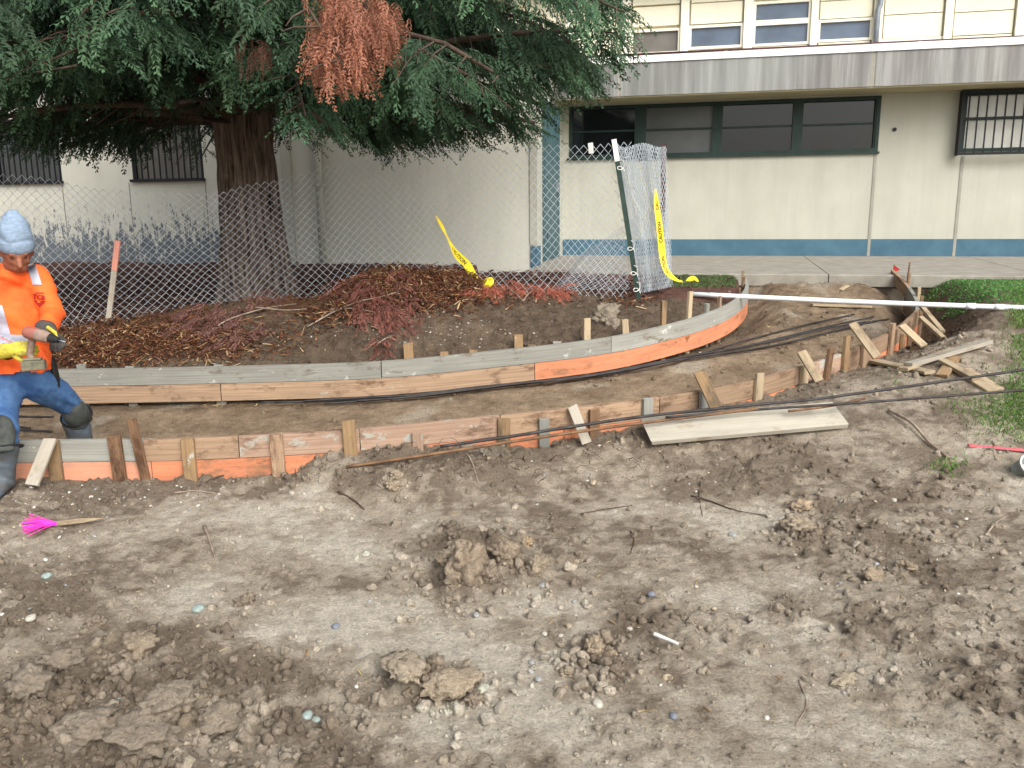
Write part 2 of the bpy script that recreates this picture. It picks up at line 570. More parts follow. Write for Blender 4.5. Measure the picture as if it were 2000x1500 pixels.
def terrain(x, y, full=True):
    x = np.asarray(x, dtype=float); y = np.asarray(y, dtype=float)
    dN, zN, iN = near_poly(x, y, NL)
    dF, zF, iF = near_poly(x, y, FL)
    inside = in_poly(x, y, PATHPOLY)
    b = bcoord(x, y)
    a = acoord(x, y)
    # --- path bed between the boards
    t = dN / np.maximum(dN + dF, 1e-6)
    drop = np.interp(y, [4, 7.6, 9.0, 9.9], [.285, .285, .2, .09])
    zp = zN * (1 - t) + zF * t - drop
    edge = np.minimum(dN, dF)
    zp -= (0.13 * sstep(7.4, 8.8, y)) * (1 - sstep(.05, .42, edge)) + 0.035 * (1 - sstep(.05, .25, edge))
    # --- open ground on the near side
    gy = np.interp(y, [1, 4.6, 5.2, 6, 6.7, 7.5, 8.5, 10, 14], [0, 0, .1, .29, .45, .68, .78, WALK_ZF - .04, WALK_ZF])
    g = gy * sstep(.2, 2.4, x) + (1 - sstep(.2, 2.4, x)) * 0.0
    zn = zN - np.interp(iN, NDROP_I, NDROP_V)
    wid = np.interp(iN, [0, NTURN - 8, NTURN, len(NL)], [.75, .8, .75, .6])
    wN = 1 - sstep(0.06, 1.0, dN / wid)
    zo = g + (zn - g) * wN
    # --- heap and planting bed on the far side
    xf = np.clip(x, XF1[0, 0], XF1[-1, 0])
    yF = np.interp(xf, XF1[:, 0], XF1[:, 1])
    zFt = np.interp(xf, XF1[:, 0], XF1[:, 2])
    cy = np.interp(x, CRX, CRY); cz = np.interp(x, CRX, CRZ)
    fy = np.interp(x, FENW[:, 0], FENW[:, 1]); fz = np.interp(x, FENW[:, 0], FENW[:, 2])
    q = (y - yF - .05) / np.maximum(cy - yF - .05, .2)
    z0 = zFt - np.interp(x, [CRX[0], CRX[-5], CRX[-1]], [.05, .06, .16])
    zb = z0 + (cz - z0) * np.sin(np.clip(q, 0, 1) * math.pi / 2) ** 0.8
    past = sstep(0, 1, (y - cy) / np.maximum(fy + .15 - cy, .2))
    zb = np.where(q > 1, cz + (fz - cz) * past, zb)
    bedz = fz + (WALK_Z - .03 - fz) * sstep(8.5, 12.5, y)
    zb = np.where(y > fy + .15, bedz, zb)
    far = (~inside) & (y > yF) & (x < XF1[-1, 0] + .02) & (x < NL[-1, 0])
    z = np.where(inside, zp, np.where(far, zb, zo))
    out = {}
    # --- relief
    rough = np.zeros(x.shape)
    for (cx, cy_, rx, ry, am) in ROUGH:
        rough = np.maximum(rough, am * np.exp(-(((x - cx) / rx) ** 2 + ((y - cy_) / ry) ** 2)))
    wob = fbm(x * 2.1, y * 2.1, 4, 5)
    rough = np.clip(rough * (0.45 + 1.1 * wob) + 0.42 * (sstep(.54, .72, fbm(x * 1.3 + 40, y * 1.3, 4, 9))), 0, 1)
    open_ = (~inside) & (~far)
    rough = np.where(open_, rough, 0)
    rough = np.maximum(rough, np.where(open_, .75 * (1 - sstep(.05, .6, dN)), 0))
    hv = np.zeros(x.shape)
    wx, wy = x + .05 * (fbm(x * 9, y * 9, 3, 31) - .5), y + .05 * (fbm(x * 9, y * 9, 3, 37) - .5)
    for (cx, cy_, rx, ry, am) in HEAVE:
        e = ((wx - cx) / rx) ** 2 + ((wy - cy_) / ry) ** 2
        hv = np.maximum(hv, am * np.sqrt(np.clip(1 - e, 0, 1)) ** .7)
    hv = hv * (.35 + .9 * fbm(x * 16, y * 16, 3, 77))
    z = z + np.where(open_, .7 * hv, 0)
    f1, h1 = worley(wx * 11, wy * 11, 3)
    f2, h2 = worley(wx * 24, wy * 24, 8)
    dome1 = np.sqrt(np.clip(1 - (f1 / .62) ** 2, 0, 1)) * (.25 + h1)
    dome2 = np.sqrt(np.clip(1 - (f2 / .6) ** 2, 0, 1)) * (.2 + h2)
    fine = fbm(x * 14, y * 14, 4, 21) - .5
    z = z + np.where(open_, .03 * (fbm(x * .9, y * .9, 3, 2) - .5) + rough * (.034 * dome1 * sstep(.3, .8, h1 + .35 * rough) + .016 * dome2 + .05 * (fbm(x * 5, y * 5, 4, 3) - .5)) + (.3 + .7 * rough) * .022 * fine + .006 * dome2 * (h2 > .75), 0)
    z = z + np.where(inside, .02 * (fbm(x * 3, y * 3, 3, 4) - .5) + (.018 + .03 * sstep(7.2, 8.4, y)) * fine + .008 * dome2 * (h2 > .4), 0)
    heap = far & (y < fy + .1)
    z = z + np.where(heap, np.minimum(1, np.clip(q, 0, 1) * 3) * (.10 * (fbm(x * 3.2, y * 3.2, 4, 6) - .5) + .03 * dome1 + .04 * fine), 0)
    z = z + np.where(far & ~heap, .05 * (fbm(x * 2, y * 2, 3, 12) - .5) + .03 * fine, 0)
    # under the walkway and the building the ground stays below the slab
    z = np.where((b < WALK_B + .02) & (a > -5.2), np.minimum(z, WALK_ZF - .16), z)
    z = np.where(b < -.2, np.minimum(z, WALK_Z - .2), z)
    out.update(z=z, inside=inside, far=far, heap=heap, rough=rough, dN=dN, dF=dF, q=q, b=b, a=a, open=open_, hv=hv, dome2=dome2, dome1=dome1, fy=fy, iN=iN, wob=wob)
    if full:
        n1 = fbm(x * 4.2, y * 4.2, 5, 41)
        n2 = fbm(x * 19, y * 19, 4, 43)
        lt = np.zeros(x.shape)
        for (cx, cy_, rx, ry) in LIGHT:
            lt = np.maximum(lt, np.exp(-(((x - cx) / rx) ** 2 + ((y - cy_) / ry) ** 2)))
        dryness = np.clip(.42 + 1.1 * (n1 - .5) + .9 * (n2 - .5) + .45 * lt - .48 * rough - .12 * sstep(4.2, 5.2, y), 0, 1)
        col = C_DARK[None] + (C_MID - C_DARK)[None] * sstep(0, .42, dryness)[:, None] + (C_TAN - C_MID)[None] * sstep(.4, .85, dryness)[:, None]
        hvm = sstep(.015, .05, hv)[:, None] * sstep(.35, .6, n2)[:, None]
        col = col + (np.array(lin(172, 154, 128, .8)[:3]) - col) * hvm * .5
        pm = np.clip(.5 + 1.3 * (n1 - .5) + 1.2 * (n2 - .5), 0, 1)[:, None]
        pc = C_PATH2 + (C_PATH - C_PATH2) * pm
        pale = (sstep(.6, .75, fbm(x * 2.5, y * 2.5, 4, 51)) * .4)[:, None]
        pc = pc + (C_TAN - pc) * pale
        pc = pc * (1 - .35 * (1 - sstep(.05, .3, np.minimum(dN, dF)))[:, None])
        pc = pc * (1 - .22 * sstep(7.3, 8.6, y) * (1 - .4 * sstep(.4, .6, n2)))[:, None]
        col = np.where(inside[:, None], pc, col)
        hc = C_BERM * (.55 + .9 * n2)[:, None]
        top = (sstep(.45, .9, q + .7 * (n1 - .5)) * (x < CRX[-6]))[:, None]
        hc = hc + (C_MULCH * (.6 + .8 * n2)[:, None] - hc) * top
        col = np.where(heap[:, None], hc, col)
        bc = C_BED * (.5 + 1.0 * n2)[:, None]
        col = np.where((far & ~heap)[:, None], bc, col)
        tr = (open_ & (iN > NTURN - 12))
        col = np.where(tr[:, None], col + (np.array(lin(92, 74, 58, .8)[:3]) * (.5 + n2)[:, None] - col) * (1 - sstep(.3, 1.3, dN))[:, None], col)
        out['col'] = np.clip(col, .005, .8)
    return out

def hz(x, y):
    return terrain(np.atleast_1d(x), np.atleast_1d(y), False)['z']

_YS = np.concatenate([np.arange(1.9, 6, .02), np.arange(6, 14, .03)])
_GX, _GY = np.arange(-9, 9.5, .03), np.arange(1.5, 14.6, .03)
_gm = np.meshgrid(_GX, _GY)
_HM = terrain(_gm[0].ravel(), _gm[1].ravel(), False)['z'].reshape(_gm[0].shape)
def hz_fast(x, y):
    fx = np.clip((x - _GX[0]) / .03, 0, len(_GX) - 1.001); fy = np.clip((y - _GY[0]) / .03, 0, len(_GY) - 1.001)
    ix, iy = fx.astype(int), fy.astype(int)
    u_, v_ = fx - ix, fy - iy
    return (_HM[iy, ix] * (1 - u_) + _HM[iy, ix + 1] * u_) * (1 - v_) + (_HM[iy + 1, ix] * (1 - u_) + _HM[iy + 1, ix + 1] * u_) * v_
def ground_hit(px, py, lift=0.0):
    """where the photograph's sight line meets the soil"""
    d = ray(px, py)
    t = _YS / d.y
    xs = d.x * t
    zs = CAM.z + d.z * t
    h = hz_fast(xs, _YS)
    k = np.nonzero(zs < h)[0]
    k = k[0] if len(k) else len(_YS) - 1
    return Vector((xs[k], _YS[k], h[k] + lift))

def on_ground(p, lift=0.0):
    return Vector((p[0], p[1], float(hz(p[0], p[1])[0]) + lift))

# ------------------------------------------------------------------ the ground sheet
m, t, bs = nmat('soil')
va = N(t, 'ShaderNodeVertexColor', layer_name='Col')
n1 = noise(t, 75, 10, .82)
n2 = noise(t, 16, 8, .75)
n3 = noise(t, 34, 6, .7)
c = mixc(t, 1.0, va.outputs[0], ramp(t, n1, [(.36, g4(.5)), (.46, g4(1.08)), (.58, g4(1.35)), (.68, g4(1.9))]), 'MULTIPLY')
c = mixc(t, 1.0, c, ramp(t, n2, [(.36, g4(.84)), (.5, g4(1.08)), (.66, g4(1.25))]), 'MULTIPLY')
# damp crumbs lying in the paler crust
c = mixc(t, ramp(t, n3, [(.61, g4(0)), (.67, g4(.5))]), c, lin(96, 84, 72, .8))
L(t, c, bs.inputs['Base Color'])
bs.inputs['Roughness'].default_value = .92
bs.inputs['Specular IOR Level'].default_value = .15
mx = t.nodes.new('ShaderNodeMath'); mx.operation = 'ADD'
L(t, n1, mx.inputs[0]); L(t, n2, mx.inputs[1])
bump(t, bs, mx.outputs[0], 1.0, .05)
MATS['soil'] = m

def build_ground():
    ys = [-80, -40, -15, -6, -2, 0, .6, 1.1]
    y = 1.5
    while y < 6.2:
        ys.append(y); y += .0027 * (y + 1.0)
    while y < 15:
        ys.append(y); y += .0042 * (y + 1.0)
    ys += [16, 18, 22, 30, 60, 150, 500, 1500]
    ys = np.array(ys)
    s_in = np.arange(-.82, .8201, .0029)
    s_out = np.array([.86, .95, 1.1, 1.4, 2, 4, 10, 40, 150, 600])
    s = np.concatenate([-s_out[::-1], s_in, s_out])
    wv = np.maximum(ys + 1.0, 2.1)
    X = wv[:, None] * s[None, :]
    Y = np.repeat(ys[:, None], len(s), 1)
    xf, yf = X.ravel(), Y.ravel()
    o = terrain(xf, yf)
    nr, nc = len(ys), len(s)
    i = (np.arange(nr - 1)[:, None] * nc + np.arange(nc - 1)[None, :]).ravel()
    faces = np.stack([i, i + 1, i + nc + 1, i + nc], 1)
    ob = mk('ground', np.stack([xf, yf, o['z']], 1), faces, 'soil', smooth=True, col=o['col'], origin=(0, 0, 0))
    tag(ob, 'churned brown and tan dirt of the dug-up yard', kind='structure')
    return ob
GROUND = build_ground()
# ------------------------------------------------------------------ walkway (structure with its own slabs)
simple('concrete', lin(178, 173, 160, .64), lin(156, 150, 138, .64), 5, .9, .25, 60)
simple('concrete_joint', lin(90, 82, 70), lin(70, 62, 52), 9, .95)
def build_walkway():
    aL, _ = onwall(1052, 525, 2.0)
    j1a, _ = onwall(1569, 499, 0.0)
    j2a, _ = onwall(1890, 501, 0.0)
    step = j2a - j1a
    root = bpy.data.objects.new('walkway', None)
    COL.objects.link(root)
    ROOTLOC[root.name] = W(j1a, 1.0, WALK_ZF - .15)
    root.location = ROOTLOC[root.name]
    tag(root, 'pale concrete walkway slabs along the foot of the building', kind='structure')
    k0 = int(math.ceil((aL - j1a) / step)) - 1
    for k in range(k0, 7):
        a0 = max(j1a + k * step + .006, aL + .01)
        a1 = j1a + (k + 1) * step - .006
        if a1 - a0 < .1:
            continue
        mb = MB()
        b0, b1 = -.0, WALK_B
        z0, z1 = walk_z(b0), walk_z(b1)
        v = [W(a0, b0, z0), W(a1, b0, z0), W(a1, b1 - .012, z1), W(a0, b1 - .012, z1), W(a1, b1, z1 - .012), W(a0, b1, z1 - .012),
             W(a0, b0, z0 - .14), W(a1, b0, z0 - .14), W(a1, b1, z1 - .14), W(a0, b1, z1 - .14)]
        f = [(0, 3, 2, 1), (3, 5, 4, 2), (5, 9, 8, 4), (0, 6, 9, 5, 3), (1, 2, 4, 8, 7), (0, 1, 7, 6)]
        mb.add(v, f)
        mb.build('concrete_slab', 'concrete', root)
    mb = MB()
    mb.box(W(aL + .02, 0, WALK_ZF - .7), AD * 24, BD * (WALK_B - .03), Vector((0, 0, .63)))
    mb.build('slab_bed', 'concrete_joint', root)
build_walkway()

# ------------------------------------------------------------------ the school building
def wallmat(name, c1, c2, peel=None, streak=0.12):
    m, t, b = nmat(name)
    f = noise(t, 1.6, 5, .6)
    c = ramp(t, f, [(.3, c1), (.7, c2)])
    st = noise(t, 3.0, 5, .65, stretch=(1.6, 1.6, .12))
    c = mixc(t, ramp(t, st, [(.45, g4(0)), (.75, g4(streak * 3))]), c, tuple(x * .78 for x in c1[:3]) + (1,))
    if peel:
        geo = t.nodes.new('ShaderNodeNewGeometry')
        sp = t.nodes.new('ShaderNodeSeparateXYZ')
        L(t, geo.outputs['Position'], sp.inputs[0])
        pn = noise(t, 6.5, 10, .8, stretch=(2.0, 2.0, .8))
        mr = t.nodes.new('ShaderNodeMapRange')
        mr.inputs['From Min'].default_value = WALK_Z + .12
        mr.inputs['From Max'].default_value = WALK_Z + 1.15
        mr.inputs['To Min'].default_value = .25
        mr.inputs['To Max'].default_value = .0
        L(t, sp.outputs[2], mr.inputs[0])
        # worn paint only along the stretch behind the big tree
        mxr = t.nodes.new('ShaderNodeMapRange')
        mxr.inputs['From Min'].default_value = -3.6
        mxr.inputs['From Max'].default_value = -2.6
        mxr.inputs['To Min'].default_value = 0
        mxr.inputs['To Max'].default_value = .5
        L(t, sp.outputs[0], mxr.inputs[0])
        ad = t.nodes.new('ShaderNodeMath'); ad.operation = 'ADD'
        L(t, pn, ad.inputs[0]); L(t, mr.outputs[0], ad.inputs[1])
        sb = t.nodes.new('ShaderNodeMath'); sb.operation = 'SUBTRACT'
        L(t, ad.outputs[0], sb.inputs[0]); L(t, mxr.outputs[0], sb.inputs[1])
        fac = ramp(t, sb.outputs[0], [(.665, g4(0)), (.685, g4(.95))])
        c = mixc(t, fac, c, mixc(t, noise(t, 4, 4), peel, tuple(x * 1.7 for x in peel[:3]) + (1,)))
    L(t, c, b.inputs['Base Color'])
    b.inputs['Roughness'].default_value = .88
    b.inputs['Specular IOR Level'].default_value = .2
    bump(t, b, noise(t, 40, 6, .7), .25, .006)
    MATS[name] = m
wallmat('stucco', lin(202, 201, 186, .77), lin(188, 187, 172, .77), streak=.24)
wallmat('stucco_peeled', lin(214, 213, 198, .92), lin(202, 201, 186, .92), peel=lin(92, 99, 106, .8), streak=.18)
wallmat('upper_panel', lin(236, 230, 206), lin(230, 224, 198), streak=.06)
wallmat('trim_cream', lin(238, 234, 216), lin(232, 226, 206), streak=.05)
simple('blue_paint', lin(84, 122, 140, .72), lin(70, 106, 126, .72), 3, .75, .15, 40)
simple('joint_grey', lin(166, 164, 152, .8), lin(150, 148, 136, .8), 6, .9)
simple('frame_green', lin(34, 54, 48), lin(26, 42, 38), 6, .5, .1, 50)
simple('iron_black', lin(28, 30, 34), lin(20, 21, 24), 10, .55)
simple('teal_door', lin(76, 104, 108, .8), lin(64, 92, 98, .8), 3, .6, .1, 30)
simple('white_paint', lin(240, 240, 236), lin(226, 226, 222), 4, .6)
simple('dark_red_pipe', lin(74, 40, 42), lin(54, 32, 34), 8, .6)
simple('zinc', lin(160, 168, 174, .8), lin(140, 148, 156, .8), 6, .45, metal=.4)
simple('soffit', lin(190, 180, 146, .75), lin(176, 166, 134, .75), 2, .85)
simple('roofing', lin(120, 116, 110), lin(96, 92, 88), 4, .95)

def glass(name, c, rough=.06, spec=.5):
    m, t, b = nmat(name)
    f = noise(t, 1.3, 3)
    L(t, ramp(t, f, [(.3, c), (.7, tuple(x * .6 for x in c[:3]) + (1,))]), b.inputs['Base Color'])
    b.inputs['Roughness'].default_value = rough
    b.inputs['IOR'].default_value = 1.5
    b.inputs['Specular IOR Level'].default_value = spec
    bump(t, b, noise(t, 2.5, 2), .03, .02)
    MATS[name] = m
glass('glass_dark', lin(24, 27, 30))
glass('glass_obscure', lin(84, 87, 86), .35)
glass('glass_upper', lin(96, 110, 128), .08)  # grey-blue sky reflection put into the pane colour
glass('glass_pale', lin(214, 214, 204), .12)  # pale base colour paints in the reflected sky and bright room behind
glass('glass_board', lin(120, 116, 108), .3)

# corrugated grey fascia with rain streaks
m, t, b = nmat('fascia_metal')
s1 = noise(t, 2.4, 6, .7, stretch=(2.2, 2.2, .1))
s2 = noise(t, .5, 3, .5)
c = ramp(t, s1, [(.3, lin(100, 99, 95, .8)), (.5, lin(138, 137, 133, .8)), (.7, lin(176, 178, 174, .8))])
c = mixc(t, ramp(t, s2, [(.4, g4(0)), (.65, g4(.4))]), c, lin(158, 166, 160, .8))
L(t, c, b.inputs['Base Color'])
b.inputs['Roughness'].default_value = .6
b.inputs['Metallic'].default_value = .15
bump(t, b, noise(t, 9, 3, .5, stretch=(2, 2, .05)), .12, .01)
MATS['fascia_metal'] = m

BLD = thing('school_building', 'cream stucco school building with grey fascia, barred windows and blue base band', 'building', W(0, 0, WALK_Z))

def bbox(name, a0, a1, b0, b1, z0, z1, mat, parent=None):
    mb = MB()
    mb.box(W(a0, b0, z0), AD * (a1 - a0), BD * (b1 - b0), Vector((0, 0, z1 - z0)))
    return mb.build(name, mat, parent or BLD)

def wall_holes(name, a0, a1, z0, z1, b, holes, mat, depth=.14, parent=None):
    as_ = sorted({a0, a1, *[h[0] for h in holes], *[h[1] for h in holes]})
    zs = sorted({z0, z1, *[h[2] for h in holes], *[h[3] for h in holes]})
    mb = MB()
    for i in range(len(as_) - 1):
        for j in range(len(zs) - 1):
            ca, cz = (as_[i] + as_[i + 1]) / 2, (zs[j] + zs[j + 1]) / 2
            if any(h[0] < ca < h[1] and h[2] < cz < h[3] for h in holes):
                continue
            mb.add([W(as_[i], b, zs[j]), W(as_[i + 1], b, zs[j]), W(as_[i + 1], b, zs[j + 1]), W(as_[i], b, zs[j + 1])], [(0, 1, 2, 3)])
    for h in holes:
        q = [(h[0], h[2]), (h[1], h[2]), (h[1], h[3]), (h[0], h[3])]
        for k in range(4):
            (a_, z_), (a2, z2) = q[k], q[(k + 1) % 4]
            mb.add([W(a_, b, z_), W(a2, b, z2), W(a2, b - depth, z2), W(a_, b - depth, z_)], [(0, 3, 2, 1)])
    # top and ends so the wall has thickness
    mb.box(W(a0, b - .3, z1 - .01), AD * (a1 - a0), BD * .29, Vector((0, 0, .01)))
    return mb.build(name, mat, parent or BLD)

def win_rect(px0, py0, px1, py1, b):
    """corner pixels -> a0,a1,z0,z1"""
    a0, zt = onwall(px0, py0, b)
    a1, zb = onwall(px1, py1, b)
    return a0, a1, zb, zt

def window(a0, a1, z0, z1, b, mat_frame, fw=.06, depth=.1):
    """frame sits in the opening; returns the frame object to hang panes and bars on"""
    mb = MB()
    zc = z1 - z0
    mb.box(W(a0, b - depth, z0), AD * fw, BD * (depth + .012), Vector((0, 0, zc)))
    mb.box(W(a1 - fw, b - depth, z0), AD * fw, BD * (depth + .012), Vector((0, 0, zc)))
    mb.box(W(a0 + fw, b - depth, z0), AD * (a1 - a0 - 2 * fw), BD * (depth + .012), Vector((0, 0, fw)))
    mb.box(W(a0 + fw, b - depth, z1 - fw), AD * (a1 - a0 - 2 * fw), BD * (depth + .012), Vector((0, 0, fw)))
    return mb.build('window', mat_frame, BLD)

def pane(a0, a1, z0, z1, b, mat, parent, name='pane'):
    return bbox(name, a0, a1, b - .008, b, z0, z1, mat, parent)

def bars(a0, a1, z0, z1, b, n, parent, mid=None):
    for k in range(n):
        a = a0 + (a1 - a0) * (k + .5) / n
        bbox('bar', a - .009, a + .009, b - .009, b + .009, z0, z1, 'iron_black', parent)
    if mid:
        bbox('cross_bar', a0, a1, b - .014, b - .0095, mid - .012, mid + .012, 'iron_black', parent)

# --- right wing wall with ribbon window, barred window, blue band
aB, _ = onwall(1098, 480, 0.0)
SOF_A, SOF_Z = onwall(1700, 184, 0.0)
AR = 14.0
rib = win_rect(1112, 200, 1714, 296, 0.0)
zt_rib = onwall(1714, 187, 0.0)[1]
rib = (rib[0], rib[1], rib[2], zt_rib)
bw = win_rect(1884, 180, 1884, 297, 0.0)
barw = (bw[0], bw[0] + 2.1, bw[2], bw[3])
BANDZ = onwall(1650, 467, 0.0)[1]
BX = 2.02            # how far the left wing stands forward
aA = aB
wall_holes('wall', aB, AR, WALK_Z - .3, SOF_Z, 0.0, [rib, barw], 'stucco')
# blue base band pieces between the wall joints, 3 mm proud
j1, _ = onwall(1697, 480, 0.0)
j2, _ = onwall(1864, 480, 0.0)
for s0, s1 in ((aB + .01, j1 - .022), (j1 + .022, j2 - .022), (j2 + .022, AR)):
    bbox('base_band', s0, s1, -.05, .006, WALK_Z - .02, BANDZ, 'blue_paint')
for j, zt in ((j1, rib[2] - .01), (j2, barw[2] - .06)):
    bbox('wall_joint', j - .02, j + .02, -.03, .009, WALK_Z + .002, zt, 'joint_grey')
ah, zh = onwall(1747, 253, 0.0)
mb = MB()
mb.tube([W(ah, .004, zh), W(ah, .02, zh)], .028, 10)
mb.build('wall_vent', 'iron_black', BLD)

# ribbon window: four units, each with an upper and a lower sash
wf = window(*rib, 0.0, 'frame_green', .05, .12)
units = [(1117, 1240, 'glass_dark', 'glass_dark'), (1262, 1391, 'glass_obscure', 'glass_obscure'), (1411, 1547, 'glass_dark', 'glass_dark'), (1567, 1706, 'glass_dark', 'glass_dark')]
zr0, zr1 = rib[2] + .05, rib[3] - .05
zmid = zr0 + (zr1 - zr0) * .52
prev = rib[0] + .05
for (p0_, p1_, mu, ml) in units:
    u0, _ = onwall(p0_, 250, -.05)
    u1, _ = onwall(p1_, 250, -.05)
    if u0 - prev > .01:
        bbox('mullion', prev, u0, -.115, -.004, zr0, zr1, 'frame_green', wf)
    pane(u0, u1, zmid + .014, zr1, -.07, mu, wf)
    pane(u0, u1, zr0, zmid - .014, -.06, ml, wf)
    bbox('sash_rail', u0, u1, -.085, -.035, zmid - .014, zmid + .014, 'frame_green', wf)
    prev = u1
bbox('mullion', prev, rib[1] - .05, -.115, -.004, zr0, zr1, 'frame_green', wf)
bbox('window_sill', rib[0] - .03, rib[1] + .02, .002, .05, rib[2] - .03, rib[2], 'frame_green', wf)

# barred window at the right
wf = window(*barw, 0.0, 'frame_green', .05, .1)
zm = barw[2] + (barw[3] - barw[2]) * .55
pane(barw[0] + .05, barw[1] - .05, barw[2] + .05, zm - .012, -.06, 'glass_pale', wf)
pane(barw[0] + .05, barw[1] - .05, zm + .012, barw[3] - .05, -.065, 'glass_pale', wf)
bbox('sash_rail', barw[0] + .05, barw[1] - .05, -.08, -.04, zm - .012, zm + .012, 'frame_green', wf)
cg = bbox('security_grille', barw[0] - .06, barw[0] - .025, .01, .17, barw[2] - .05, barw[3] + .01, 'iron_black')
bbox('grille_rail', barw[0] - .025, barw[1] + .06, .13, .17, barw[2] - .05, barw[2] - .015, 'iron_black', cg)
bbox('grille_rail', barw[0] - .025, barw[1] + .06, .13, .17, barw[3] - .03, barw[3] + .01, 'iron_black', cg)
bars(barw[0] - .02, barw[1], barw[2] - .015, barw[3] - .03, .15, 18, cg, mid=zm)

# --- soffit and fascia over the right wing
FB = .72
_, FZ0 = onwall(1700, 166, FB)
_, FZ1 = onwall(1700, 101, FB)
aJ, _ = onwall(1706, 130, FB)
aJ0, _ = onwall(1210, 150, FB)
bbox('soffit', aB - .4, AR, -.3, FB - .02, SOF_Z, SOF_Z + .08, 'soffit')
for s0, s1 in ((aB - .6, aJ0 - .02), (aJ0 + .02, aJ - .03), (aJ + .03, aJ + 5.2), (aJ + 5.26, AR)):
    bbox('fascia_panel', s0, s1, FB - .03, FB, FZ0 - .02, FZ1, 'fascia_metal')
for j in (aJ0, aJ, aJ + 5.23):
    bbox('fascia_joint', j - .035, j + .035, FB - .028, FB - .006, FZ0 - .018, FZ1 - .002, 'joint_grey')
bbox('roof_edge', aB - .6, AR, FB - .4, FB + .02, FZ1 + .002, FZ1 + .095, 'white_paint')
bbox('roof_deck', aB - .6, AR, -4.2, FB - .41, FZ1 - .2, FZ1 - .05, 'roofing')
_, zp_ = onwall(1500, 97, FB - .15)
mb = MB()
mb.tube([W(aB + .4, FB - .12, zp_ + .015), W(aB + 3, FB - .12, zp_ + .005), W(aJ + 3.2, FB - .12, zp_ - .01)], .024, 8)
pp = mb.build('roof_pipe', 'dark_red_pipe', BLD, True)
for px in (1418, 1795):
    a, _ = onwall(px, 100, FB - .12)
    bbox('pipe_clip', a - .02, a + .02, FB - .155, FB - .085, FZ1 + .096, zp_ + .0, 'white_paint', pp)

# --- upper storey with panels and small windows
UB = -3.0
def u(px, py):
    return onwall(px, py, UB)
posts = [(1216, 1232), (1330, 1346), (1453, 1471), (1584, 1598), (1706, 1724), (1845, 1861), (1984, 2002)]
zlow = FZ1 - .1
ztop = u(1600, -60)[1]
aU0 = u(640, 60)[0]
bbox('upper_wall', aU0, AR, UB - .3, UB - .12, zlow, ztop, 'upper_panel')
pa = []
for (x0, x1) in posts:
    a0, a1 = u(x0, 40)[0], u(x1, 40)[0]
    pa.append((a0, a1))
    bbox('upper_post', a0, a1, UB - .12, UB + .03, zlow, ztop, 'trim_cream')
for k in range(1, 5):
    d_ = pa[5][0] - pa[4][0]
    a0 = pa[6][0] + k * d_
    bbox('upper_post', a0, a0 + .15, UB - .12, UB + .03, zlow, ztop, 'trim_cream')
for k in range(1, 5):
    d_ = pa[1][0] - pa[0][0]
    a0 = pa[0][0] - k * d_
    bbox('upper_post', a0, a0 + .15, UB - .12, UB + .03, zlow, ztop, 'trim_cream')
def bay(i, rects):
    """rects: (py_top, py_bottom, kind) at the bay's middle column"""
    a0, a1 = pa[i][1] + .002, pa[i + 1][0] - .002
    pxm = (posts[i][1] + posts[i + 1][0]) / 2
    for (t_, b_, kd) in rects:
        z1, z0 = u(pxm, t_)[1], u(pxm, b_)[1]
        if kd == 'panel':
            bbox('wall_panel', a0 + .03, a1 - .03, UB - .118, UB - .03, z0, z1, 'upper_panel')
            continue
        f = .045
        mbx = MB()
        mbx.box(W(a0, UB - .118, z0), AD * f, BD * .1, Vector((0, 0, z1 - z0)))
        mbx.box(W(a1 - f, UB - .118, z0), AD * f, BD * .1, Vector((0, 0, z1 - z0)))
        mbx.box(W(a0 + f, UB - .118, z0), AD * (a1 - a0 - 2 * f), BD * .1, Vector((0, 0, f)))
        mbx.box(W(a0 + f, UB - .118, z1 - f), AD * (a1 - a0 - 2 * f), BD * .1, Vector((0, 0, f)))
        fo = mbx.build('upper_window', 'trim_cream', BLD)
        pane(a0 + f, a1 - f, z0 + f, z1 - f, UB - .07, kd, fo)
bay(0, [(-40, 8, 'panel'), (12, 50, 'panel'), (56, 106, 'glass_board')])
bay(1, [(-40, 2, 'panel'), (4, 44, 'panel'), (47, 94, 'glass_upper')])
bay(2, [(-45, -5, 'panel'), (0, 42, 'glass_upper'), (42, 88, 'glass_upper'), (89, 104, 'panel')])
bay(3, [(-45, -2, 'panel'), (0, 34, 'panel'), (36, 80, 'glass_upper'), (81, 100, 'panel')])
bay(4, [(-45, 25, 'panel'), (27, 72, 'panel'), (73, 100, 'glass_upper')])
bay(5, [(-45, 20, 'panel'), (22, 66, 'panel'), (68, 95, 'panel')])
bbox('upper_roof', aU0 - .3, AR, UB - 4, UB + .5, ztop, ztop + .2, 'white_paint')
ac, zc0 = u(1712, 40)
mb = MB()
mb.tube([W(ac, UB + .09, zlow), W(ac, UB + .09, u(1712, 22)[1]), W(ac + .03, UB + .09, u(1712, 12)[1]), W(ac + .05, UB + .09, ztop)], .045, 10)
mb.build('conduit', 'zinc', BLD, True)

